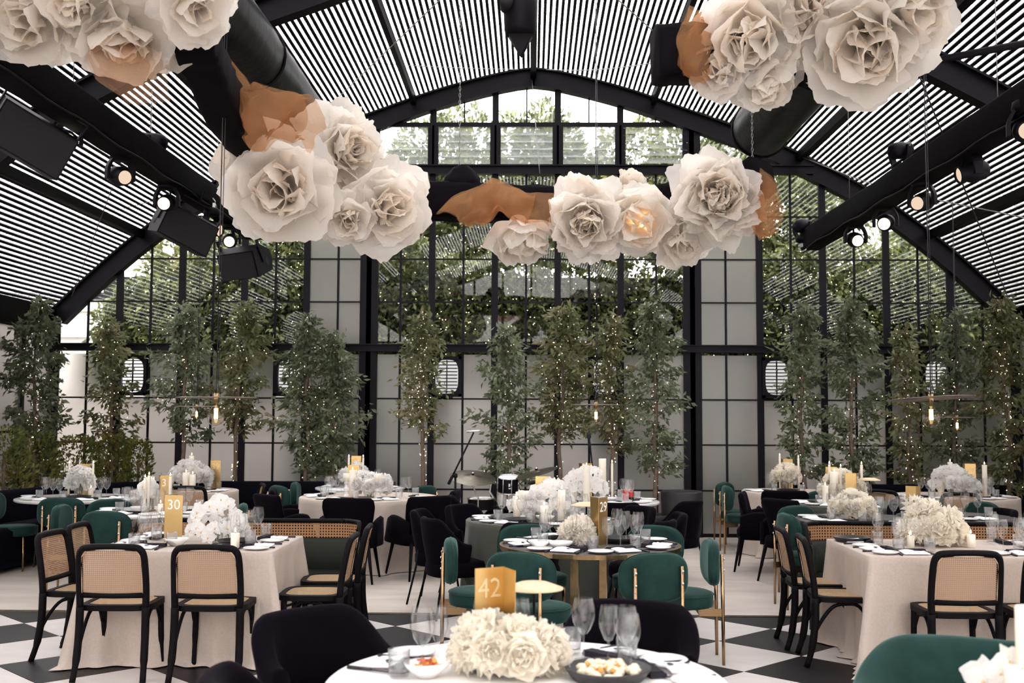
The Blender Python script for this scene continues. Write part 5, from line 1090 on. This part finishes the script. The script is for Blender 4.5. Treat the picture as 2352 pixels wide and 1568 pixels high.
b = MB(); b.lathe([(0, .0), (.035, .0), (.075, .035), (.085, .052), (.080, .052), (.06, .03), (0, .012)], 26, sy=.8); BOWL = b.mesh('bowl', 'ceramic')
def nap():
    b = MB(); P = []
    for i in range(9):
        P.append([(-.085 + .17 * i / 8, -.055 + .11 * j / 5, .004 + .006 * math.sin(i * .7) * (j / 5) + .010 * (j / 5)) for j in range(6)])
    b.grid(P); P2 = [[(x, y, z + .006) for x, y, z in r] for r in P]; b.grid(P2); ring = [P[i][0] for i in range(9)] + [P[8][j] for j in range(1, 6)] + [P[i][5] for i in range(7, -1, -1)] + [P[0][j] for j in range(4, 0, -1)]
    b.grid([ring, [(x, y, z + .006) for x, y, z in ring]], cv=True, smooth=False); return b
NAP = nap().mesh('napkin', 'napkin'); b = MB(); b.lathe([(0, .001), (.012, .001), (.012, 0)], 12, (.02, .02, .021), sx=1.5); MONO = b.mesh('monogram', 'napkin_dark')
b = MB(); b.box((0, 0, .008), (.215, .06, .014)); b.box((.004, .004, .018), (.205, .05, .008)); DARKN = b.mesh('dark_napkin', 'napkin_dark')
def fork():
    b = MB(); b.tube([(0, -.1, .004), (0, -.02, .006), (0, .03, .005)], [.006, .004, .004], 6)
    for k in (-1, 0, 1): b.tube([(k * .004, .03, .005), (k * .006, .05, .008), (k * .006, .085, .006)], .002, 4)
    return b
FORK = fork().mesh('fork', 'cutlery'); b = MB(); b.tube([(0, -.1, .005), (0, .0, .006)], [.007, .006], 6); b.add([(-.003, 0, .003), (.009, .005, .003), (.008, .09, .003), (-.003, .11, .003), (-.003, 0, .008), (.009, .005, .006), (.008, .09, .006), (-.003, .11, .007)], [(4, 5, 6, 7), (0, 3, 2, 1), (0, 1, 5, 4), (1, 2, 6, 5), (2, 3, 7, 6), (3, 0, 4, 7)]); KNIFE = b.mesh('knife', 'cutlery')
NEAR = {'t42', 't30', 'tR', 't29', 't32'}
def item(kind, key, x, y, rz=0, z=TZ, near=None):
    ph = TABLE[key][3]; near = key in NEAR if near is None else near
    if kind in ('big', 'slim'):
        if near:
            o = bpy.data.objects.new('wine_glass', None); C.objects.link(o)
            for nm, me in zip(('bowl', 'stem', 'foot'), GL[kind]): link(nm, me, o)
        else: o = link('wine_glass', FARG)
        base, cat, grp = ('wide wine glass' if kind == 'big' else 'slim wine glass'), 'wine glass', 'stemmed wine glasses'
        if not near: base = 'wine glass'
    elif kind == 'tumbler':
        o = link('tumbler', TUMB); base, cat, grp = 'ribbed water tumbler', 'tumbler', 'water tumblers'
        if near: link('water', WAT, o)
    elif kind == 'napkin':
        o = link('napkin', NAP); base, cat, grp = 'folded white napkin', 'napkin', 'white napkins'
        if near: link('monogram', MONO, o)
    else:
        me, base, cat, grp = {'dark': (DARKN, 'charcoal folded napkin', 'napkin', 'charcoal napkins'), 'plate': (PLATE, 'small white side plate', 'plate', 'side plates'), 'dplate': (DPLATE, 'black rimmed platter', 'plate', 'black platters'), 'bowl': (BOWL, 'white oval bowl', 'bowl', 'white bowls'), 'fork': (FORK, 'dark fork', 'fork', 'dark cutlery'), 'knife': (KNIFE, 'dark knife', 'knife', 'dark cutlery')}[kind]
        o = link(me.name.split('.')[0], me)
    o.location = (x, y, z); o.rotation_euler = (0, 0, rz); return later(o, base, ph, cat, grp)
def setting(key, ex, ey, dx, dy, near, rr):
    """one place: (ex,ey) at the table edge, (dx,dy) inward"""
    sx, sy = dy, -dx; ang = math.atan2(dy, dx) - PI / 2
    at = lambda f, s: (ex + dx * f + sx * s, ey + dy * f + sy * s)
    item('napkin', key, *at(.11, 0), ang + rr.uniform(-.15, .15)); item('dark', key, *at(.215, .01 + rr.uniform(-.03, .03)), ang + rr.uniform(-.12, .12))
    item('plate', key, *at(.12, -.185), ang)
    if near: item('fork', key, *at(.115, -.107), ang + rr.uniform(-.1, .1)); item('knife', key, *at(.115, .112), ang + rr.uniform(-.1, .1))
    item('big', key, *at(.285, .05 + rr.uniform(-.02, .02))); item('slim', key, *at(.30, -.055 + rr.uniform(-.02, .02))); item('tumbler', key, *at(.245, .15))
def round_set(key, angles, near=None):
    x, y, r = TABLE[key][:3]; near = key in NEAR if near is None else near; rr = random.Random(hash(key) % 999 if False else sum(map(ord, key)))
    for a in angles:
        a = math.radians(a); setting(key, x + (r - .02) * math.cos(a), y + (r - .02) * math.sin(a), -math.cos(a), -math.sin(a), near, rr)
round_set('t42', (105, 158, 48, 15)); round_set('t29', (-112, -65, -12, 192, 138, 45)); round_set('t32', (185, 235, 300, 345))
for k, an in (('t6', (-20, -75, 220, 30)), ('t7', (195, 245, 300, 345, 160)), ('t40', (170, 0)), ('t38', (200, 250, 300, 345)), ('t31', (195, 245, 300, 345)), ('t39', (250, 310, 350)), ('t12', (200, 260)), ('t28', (180, 230, 275)), ('t14', (180, 225, 285, 340)), ('t17', (225, 290)), ('t43', (205, 255, 305, 350))): round_set(k, an)
rr = random.Random(3)
for key in ('t30', 'tR'):
    x0, x1, y0, y1 = TABLE[key][4:]
    for ex, ey, dx, dy in ((x0 + .33, y0 + .01, 0, 1), (x1 - .36, y0 + .01, 0, 1), (x0 + .01, (y0 + y1) / 2 - .17, 1, 0), (x0 + .01, (y0 + y1) / 2 + .28, 1, 0), (x1 - .01, (y0 + y1) / 2 - .2, -1, 0), (x1 - .01, (y0 + y1) / 2 + .25, -1, 0)): setting(key, ex, ey, dx, dy, True, rr)
def on(px, key, dy=0.0):
    Y = TABLE[key][1] + dy; p = at_y(px, 1150, Y); return p.x, Y
for kind, key, px, dy in (('dplate', 't30', 545, -.1), ('bowl', 't30', 408, -.2), ('dplate', 'tR', 1955, .33), ('bowl', 't29', 1240, -.28), ('bowl', 't29', 1288, -.33), ('dplate', 't29', 1420, .12), ('dplate', 't32', 1190, -.3), ('bowl', 't32', 1252, -.25), ('dplate', 't38', 180, -.25), ('bowl', 't31', 320, -.2), ('bowl', 't28', 1895, -.25), ('dplate', 't12', 1810, -.2), ('bowl', 't6', 1400, -.3), ('bowl', 't42', 985, .02)): x, y = on(px, key, dy); item(kind, key, x, y, random.uniform(-.5, .5))
# food on the front table
x, y = on(1395, 't42', .02); fp = thing('food_platter', 'black round platter of food at the front of the front table', 'platter', (x, y, TZ)); b = MB(); b.lathe([(0, 0), (.12, 0), (.148, .035), (.15, .04), (.144, .04), (.118, .008), (0, .006)], 36); b.build('tray', 'ceramic_dark', fp)
b = MB(); rr = random.Random(5)
for i in range(46): a, r_ = rr.uniform(0, 6.28), .1 * math.sqrt(rr.random()); b.lathe([(0, -.012), (.014, -.006), (.017, .004), (.008, .014), (0, .015)], 7, (r_ * math.cos(a), r_ * math.sin(a), .02 + rr.uniform(0, .018)), sx=rr.uniform(.7, 1.5))
stuffpart(b.build('pale_morsels', 'food_cream', fp)); b = MB()
for i in range(9): a, r_ = rr.uniform(0, 6.28), .09 * math.sqrt(rr.random()); b.lathe([(0, -.01), (.012, 0), (0, .012)], 6, (r_ * math.cos(a), r_ * math.sin(a), .042))
stuffpart(b.build('orange_garnish', 'food_orange', fp))
x, y = on(990, 't42', .02); sd = thing('salad_portion', 'red and orange salad in the white bowl at the front', 'food', (x, y, TZ + .02)); 
for nm, mt, n_ in (('red_leaf', 'food_red', 8), ('carrot_shaving', 'food_orange', 8)):
    for i in range(n_): b = MB(); a = rr.uniform(0, 6.28); b.box((.045 * math.cos(a) * rr.random(), .035 * math.sin(a) * rr.random(), .012 + rr.uniform(0, .03)), (.045, .014, .006), Matrix.Rotation(rr.uniform(0, 3), 3, 'Z') @ Matrix.Rotation(rr.uniform(-.6, .6), 3, 'X')); b.build(nm, mt, sd)
# ---- small blooms
def small_petal(w, cup, point, seed, ruf=.05):
    rr = random.Random(seed); ph = rr.uniform(0, 6); P = []
    for j in range(5):
        v = j / 4; ww = w * (math.sin(PI * (.1 + .85 * v)) ** (.6 if not point else 1.1)); row = []
        for i in range(5):
            u = -1 + i / 2; row.append(Vector((u * ww, v * (1 - .12 * u * u * v) + ruf * .5 * math.sin(u * 5 + ph) * v ** 3, cup * v * v + .2 * u * u * w + ruf * math.sin(u * 4 + ph) * v * v - .25 * max(0, v - .7))))
        P.append(row)
    return P
def bloom_mesh(kind, mat, seed):
    rr = random.Random(seed); b = MB()
    if kind == 'orchid':
        for an, w, L in ((0.35, .52, .95), (PI - .35, .52, .95), (PI / 2, .33, .9), (-.85, .3, .9), (PI + .85, .3, .9)):
            Pt = small_petal(w, -.10, False, rr.randint(0, 99), .03); c, s_ = math.cos(an - PI / 2), math.sin(an - PI / 2); b.grid([[(L * (v.x * c - v.y * s_), L * (v.x * s_ + v.y * c), L * v.z + .05) for v in r] for r in Pt])
        return b.mesh('bloom', mat)
    n, wid, cup, pt, ruf, th1 = {'rose': (22, .58, .42, False, .05, 92), 'peony': (34, .46, .30, False, .10, 112), 'dahlia': (46, .20, .25, True, .03, 118), 'hydrangea': (90, .42, .02, False, .03, 125)}[kind]
    for i in range(n):
        k = i / (n - 1); th = math.radians(10 + (th1 - 10) * k ** .8 + rr.uniform(-8, 8)); an = i * 2.39996; r = Vector((math.cos(an), math.sin(an), 0)); a = Vector((0, 0, 1))
        L = a * math.cos(th) + r * math.sin(th); nn = -r * math.cos(th) + a * math.sin(th); X = L.cross(nn); sc = (.62 + .38 * k) * rr.uniform(.9, 1.1)
        off = r * .06 - a * .22 * k
        if kind == 'hydrangea':
            D = L.copy(); tg = D.orthogonal(); tg.rotate(Matrix.Rotation(rr.uniform(0, 6.28), 3, D)); L = (tg + D * .25).normalized(); nn = (D - L * D.dot(L)).normalized(); X = L.cross(nn); sc = .56; off = D * .74
        b.grid([[off + (X * v.x + L * v.y + nn * v.z) * sc for v in row] for row in small_petal(wid, cup, pt, rr.randint(0, 999), ruf)])
    cs = 1.5 if kind == 'hydrangea' else 1.0; b.lathe([(0, -.5 * cs), (.3 * cs, -.42 * cs), (.46 * cs, -.2 * cs), (.5 * cs, .05 * cs), (.36 * cs, .33 * cs), (0, .46 * cs)], 12, (0, 0, -.08))
    return b.mesh('bloom', mat)
BL = {(k, m_): [bloom_mesh(k, m_, s_) for s_ in (1, 2)] for k in ('rose', 'peony', 'dahlia', 'orchid') for m_ in ('bloom_cream', 'bloom_white')}
b = MB(); b.lathe([(0, .02), (.07, .05), (.10, .11), (.04, .17), (0, .18)], 8, (0, -.09, 0), sy=1.4); LIP = b.mesh('orchid_lip', 'orchid_lip')
def arrangement(key, px, dy, w, h, n, kinds, mat, size, lab, seed=1, base=.10, vase=True):
    x, y = on(px, key, dy); t = thing('flower_arrangement', lab, 'flowers', (x, y, TZ), 0, 'table centrepieces'); rr = random.Random(seed)
    if vase: b = MB(); b.lathe([(0, .004), (.05, .004), (.055, .03), (.055, base + .03), (.052, base + .03), (.05, .03), (0, .012)], 20); b.build('vase', 'tumbler', t)
    for i in range(n):
        an = i * 2.4 + rr.uniform(-.3, .3); el = math.asin(min(1, (i + .4) / n)); el = el if i % 3 else el * .4; d = Vector((math.cos(an) * math.cos(el), math.sin(an) * math.cos(el), math.sin(el)))
        pos = Vector((d.x * (w / 2 - size * .6), d.y * (w / 2 - size * .6) * .75, base + d.z * (h - base - size * .4) + rr.uniform(-.01, .02)))
        kd = rr.choice(kinds); nd = (d + Vector((rr.uniform(-.3, .3), -.35 + rr.uniform(-.3, .3), rr.uniform(-.1, .3)))).normalized()
        if kd == 'orchid': nd = (Vector((d.x * .6, -1, .15 + rr.uniform(-.3, .3)))).normalized()
        o = link('bloom', rr.choice(BL[(kd, mat)]), t); q = nd.to_track_quat('Z', 'Y'); s_ = size * rr.uniform(.85, 1.15); o.matrix_local = Matrix.Translation(pos) @ q.to_matrix().to_4x4() @ Matrix.Rotation(rr.uniform(-.4, .4) if kd == 'orchid' else rr.uniform(0, 6), 4, 'Z') @ Matrix.Scale(s_, 4)
        if kd == 'orchid': link('lip', LIP, o)
    b = MB()
    for i in range(6): an = i * 1.05; b.tube([(.02 * math.cos(an), .02 * math.sin(an), .01), (.05 * math.cos(an), .05 * math.sin(an), base + h * .3)], .0035, 4)
    b.build('stems', 'leaf_a', t)
    return t
CR, WH = 'bloom_cream', 'bloom_white'
arrangement('t42', 1165, .08, .42, .20, 28, ('rose', 'peony', 'dahlia'), CR, .085, 'big cream rose and dahlia centrepiece on the front table', 1, .06)
arrangement('t30', 495, .0, .42, .33, 34, ('orchid',), WH, .062, 'white orchid centrepiece on the left square table', 2, .04); arrangement('t30', 535, .12, .26, .2, 12, ('orchid', 'peony'), WH, .05, 'smaller white bloom cluster right of the orchids on the left square table', 3, .06)
arrangement('tR', 2140, .1, .48, .30, 22, ('dahlia', 'peony'), CR, .105, 'big cream dahlia centrepiece on the right square table', 4, .08); arrangement('tR', 2102, .25, .14, .30, 3, ('dahlia',), CR, .09, 'single cream dahlia standing above the others on the right square table', 5, .22)
arrangement('t29', 1325, -.1, .28, .20, 16, ('dahlia', 'peony'), CR, .075, 'pale blush dahlia cluster beside the tall brass sign', 6, .05); arrangement('t32', 1262, .0, .48, .34, 34, ('orchid', 'orchid', 'peony'), WH, .075, 'tall white orchid centrepiece on the sage table', 7, .06); arrangement('t32', 1195, .1, .26, .24, 12, ('orchid',), WH, .06, 'white orchids at the left of the sage table', 8, .06)
arrangement('t6', 1345, -.1, .50, .36, 34, ('orchid',), WH, .072, 'white orchid centrepiece among the tall candles', 9, .1); arrangement('t7', 848, -.15, .50, .28, 26, ('peony', 'rose', 'peony'), WH, .085, 'ruffled white bloom centrepiece on the round linen table', 10, .1); arrangement('t40', 812, 0, .40, .30, 14, ('orchid', 'peony'), WH, .08, 'white orchids behind the candle on the far table by the left post', 11, .1)
arrangement('t38', 182, 0, .34, .33, 22, ('peony', 'rose', 'peony'), WH, .08, 'ruffled white bloom centrepiece on the leftmost marble table', 12, .12); arrangement('t31', 338, -.05, .22, .30, 14, ('orchid',), WH, .065, 'white orchids between tapers on the second marble table', 13, .14); arrangement('t39', 437, .0, .54, .34, 30, ('peony', 'rose', 'peony'), WH, .085, 'ruffled white bloom centrepiece on the left far linen table', 14, .12)
arrangement('t12', 1807, 0, .38, .32, 20, ('peony', 'rose'), CR, .08, 'ruffled cream bloom centrepiece on the far table beside the frosted strip', 15, .16); arrangement('t28', 1935, .0, .52, .36, 26, ('peony', 'dahlia'), CR, .085, 'ruffled cream bloom centrepiece behind the right-hand sage table sign', 16, .08); arrangement('t14', 1962, -.05, .42, .24, 20, ('rose', 'peony'), CR, .08, 'cream rose centrepiece between the green chairs at right', 17, .06)
arrangement('t43', 2190, 0, .56, .34, 30, ('orchid', 'peony'), WH, .09, 'white orchid centrepiece on the far right table', 18, .1); arrangement('t43', 2232, -.1, .28, .2, 10, ('dahlia',), WH, .09, 'spiky white blooms right of the far right brass sign', 19, .08); arrangement('t16', 2290, .32, .22, .18, 9, ('orchid',), WH, .07, 'white orchid sprig in the bottom right corner', 20, .05)
# ---- table number signs
def text_mesh(s, ink):
    cu = bpy.data.curves.new('number', 'FONT'); cu.body = s; cu.size = .098; cu.extrude = .0006; cu.align_x = 'CENTER'; cu.resolution_u = 4
    o = bpy.data.objects.new('number_text', cu); C.objects.link(o); dg = bpy.context.evaluated_depsgraph_get(); me = bpy.data.meshes.new_from_object(o.evaluated_get(dg)); bpy.data.objects.remove(o)
    me.materials.clear(); me.materials.append(M[ink]); return me
def sign(key, px, dy, num, L1, L2, face, lab, h=.33, ink='cut_ink', dz=0):
    """folded brass sheet: hinge at the point, leaves along L1 and L2; number on leaf `face`"""
    x, y = on(px, key, dy); t = thing('table_sign', lab, 'table sign', (x, y, TZ + dz), 0, 'folded brass table numbers')
    for k, L in enumerate((L1, L2)):
        d = Vector((L[0], L[1], 0)); n = Vector((d.y, -d.x, 0)).normalized() * .0012
        b = MB(); b.add([-n, d - n, d + n, n, -n + Vector((0, 0, h)), d - n + Vector((0, 0, h)), d + n + Vector((0, 0, h)), n + Vector((0, 0, h))], [(0, 1, 5, 4), (1, 2, 6, 5), (2, 3, 7, 6), (3, 0, 4, 7), (4, 5, 6, 7), (3, 2, 1, 0)]); lf = b.build('leaf_panel', 'gold_sheet', t)
        if num and k == face:
            e = d if d.x > 0 else -d; e = e.normalized(); up = Vector((0, 0, 1)); nr = e.cross(up); w_ = Matrix((e, up, nr)).transposed().to_4x4()
            w_.translation = d * .5 + Vector((0, 0, h * .70)) + nr * .0026; o = link('number', text_mesh(num, ink), lf); o.matrix_local = w_
sign('t42', 1157, .22, '42', (-.10, -.06), (.045, -.105), 0, 'folded brass number sign on the front table', .35, 'gold_ink'); sign('t30', 379, .0, '30', (.13, -.01), (.05, .12), 0, 'folded brass number sign beside the orchids of the left square table'); sign('t29', 1375, -.12, '29', (-.052, .105), (.068, .1), 1, 'tall folded brass number sign on the brass-rimmed table'); sign('t31', 368, -.1, '31', (-.05, .105), (.09, .06), 1, 'folded brass number sign on the second marble table')
sign('t32', 1230, .2, '32', (.125, 0), (.02, .12), 0, 'folded brass table sign partly hidden by white orchids', .36, 'gold_ink'); sign('t39', 482, .1, '39', (.125, -.01), (0, .12), 0, 'folded brass number sign on the left far linen table', .35, 'gold_ink'); sign('t38', 178, .15, '38', (.13, 0), (.02, .12), 0, 'folded brass number sign behind the leftmost white blooms', .35, 'gold_ink'); sign('t40', 806, .2, '40', (.125, 0), (0, .12), 0, 'folded brass number sign between tapers by the left post', .38, 'gold_ink')
sign('t7', 798, .3, '', (.13, 0), (.0, .12), 0, 'plain folded brass sign low behind the pillar candle', .33); sign('t6', 1337, .3, '', (-.03, .1), (.11, .03), 1, 'folded brass sign catching light behind the tall candle', .38); sign('t12', 1800, .15, '', (-.03, .1), (.12, .02), 1, 'folded brass sign between two lit tapers at right', .38); sign('t28', 1967, -.35, '28', (-.10, .03), (.055, .1), 1, 'folded brass number sign on the right-hand sage table', .33); sign('t28', 1898, .4, '', (.12, 0), (.02, .1), 0, 'folded brass sign behind the wide pillar candle at right', .36); sign('t43', 2218, .0, '43', (.12, -.01), (.02, .12), 0, 'folded brass number sign on the far right linen table', .37, 'gold_ink'); sign('t17', 2104, -.2, '', (-.075, .05), (.06, .06), 1, 'low folded brass sign behind the cream dahlias', .28)
# ---- candles
def candle(key, px, dy, r, h, lab, holder=None, lit=True, e=0):
    x, y = on(px, key, dy); t = thing('candle', lab, 'candle', (x, y, TZ), 0, 'ivory candles'); z0 = 0
    if holder == 'turned':
        b = MB(); b.lathe([(0, 0), (.045, 0), (.045, .02), (.03, .035), (.03, .06), (.046, .075), (.046, .10), (.03, .115), (.03, .14), (.04, .15), (.04, .18), (0, .18)], 20, smooth=False); b.build('turned_holder', 'ceramic', t); z0 = .18
    elif holder == 'cup': b = MB(); b.lathe([(0, 0), (.03, 0), (.012, .012), (.014, .03), (0, .03)], 14); b.build('holder', 'brass', t); z0 = .02
    b = MB(); b.lathe([(0, z0), (r, z0), (r, h - .004), (r * .93, h), (r * .4, h - .004), (0, h - .006)], 18); b.build('wax', 'wax', t)
    b = MB(); b.tube([(0, 0, h - .006), (.001, 0, h + .012)], .0015, 4); b.build('wick', 'rig_black', t)
    if lit: b = MB(); b.lathe([(0, h + .006), (.005, h + .011), (.006, h + .017), (.003, h + .028), (0, h + .036)], 10); b.build('flame', 'flame', t)
for a in [('t38', 157, .0, .011, .36, 'thin lit taper left of the leftmost brass sign', 'cup'), ('t38', 212, .0, .011, .36, 'thin lit taper right of the leftmost brass sign', 'cup'), ('t38', 208, -.1, .028, .10, 'short votive candle on the leftmost marble table'), ('t31', 332, -.15, .013, .31, 'left white taper before the orchids on the second marble table', 'cup'), ('t31', 341, -.1, .013, .33, 'second white taper on the second marble table', 'cup'), ('t31', 352, .0, .011, .28, 'short taper left of the second brass sign', 'cup'), ('t31', 390, -.05, .014, .32, 'white taper right of the second brass sign', 'cup'), ('t31', 369, -.35, .024, .09, 'small square-topped pillar candle before the second brass sign'),
          ('t39', 426, -.25, .040, .22, 'left pillar candle on the left far linen table'), ('t39', 441, -.28, .036, .20, 'right pillar candle on the left far linen table', None), ('t39', 438, .2, .03, .40, 'lit pillar candle at the top of the left far white blooms'), ('t40', 800, -.05, .012, .37, 'thin lit taper left of the brass sign by the left post', 'cup'), ('t40', 833, -.05, .012, .37, 'thin lit taper right of the brass sign by the left post', 'cup'), ('t7', 809, -.25, .036, .30, 'tall lit pillar candle on the round linen table'), ('t7', 798, -.2, .05, .26, 'turned white candle holder left on the round linen table', 'turned', False), ('t7', 868, -.25, .045, .26, 'turned white candle holder right on the round linen table', 'turned', False),
          ('t6', 1347, -.35, .036, .38, 'tallest plain pillar candle on the white table'), ('t6', 1384, .1, .04, .44, 'turned white candle right of the tall pillar', 'turned', False), ('t6', 1316, .05, .045, .28, 'wide lit pillar candle left on the white table'), ('t6', 1406, -.1, .012, .40, 'slim lit taper right on the white table', 'cup'), ('t32', 1187, -.1, .03, .17, 'short pillar candle in a glass left on the sage table'), ('t32', 1206, .05, .045, .24, 'turned white candle holder on the sage table', 'turned', False), ('t32', 1290, -.25, .034, .27, 'tall pillar candle right of the sage table orchids'), ('t32', 1250, -.3, .036, .14, 'low pillar candle before the sage table orchids'),
          ('t12', 1792, 0, .012, .42, 'thin lit taper at the left of the far right-hand flowers', 'cup'), ('t12', 1835, -.05, .012, .40, 'thin lit taper at the right of the far right-hand flowers', 'cup'), ('t28', 1906, .1, .012, .40, 'lit taper left above the wide pillar at right', 'cup'), ('t28', 1917, -.1, .045, .33, 'wide pillar candle on the right-hand sage table'), ('t28', 1932, -.15, .012, .38, 'lit taper right of the wide pillar on the right-hand sage table', 'cup'), ('t28', 1896, -.3, .03, .20, 'low pillar candle at the left of the right-hand sage table'), ('t28', 1980, .05, .014, .40, 'lit taper right of the right-hand sage table sign', 'turned'),
          ('t43', 2162, .0, .034, .26, 'lit pillar candle left on the far right table'), ('t43', 2184, .2, .028, .38, 'pillar candle above the far right orchids'), ('t43', 2263, -.05, .028, .36, 'tall pillar candle right on the far right table'), ('t30', 542, -.3, .03, .10, 'glass-held votive candle on the left square table'), ('tR', 2090, -.2, .024, .10, 'small votive left of the cream dahlias'), ('tR', 2228, .0, .03, .09, 'small votive right of the cream dahlias'), ('t16', 2352, .28, .035, .33, 'tall blurred pillar candle at the right edge', None, False), ('t16', 2338, .16, .05, .17, 'short lit pillar candle in the bottom right corner')]:
    candle(*a)
# ---- flat mushroom table lamps
def table_lamp(key, px, dy, r, h, lab):
    x, y = on(px, key, dy); t = thing('table_lamp', lab, 'table lamp', (x, y, TZ), 0, 'flat-shaded cordless table lamps')
    b = MB(); b.lathe([(0, .012), (r * .5, .008), (r, -.012), (r, -.016), (r * .5, -.006), (0, -.004)], 40, (0, 0, h)); b.build('shade', 'lamp_disc', t)
    b = MB(); b.lathe([(0, h - .01), (.028, h - .012), (.006, h - .03), (.005, .03), (.006, .015)], 14); b.build('stem', 'rig_black', t); b = MB(); b.lathe([(0, .016), (.045, .014), (.05, 0), (0, 0)], 24); b.build('base', 'rig_black', t)
table_lamp('t42', 1227, .40, .112, .26, 'flat-shaded table lamp glowing right of the front brass sign'); table_lamp('t29', 1347, .28, .115, .26, 'flat-shaded table lamp behind the tall brass sign'); table_lamp('t28', 1998, -.25, .11, .27, 'flat-shaded table lamp right of the right-hand sage table sign')
finish_labels()
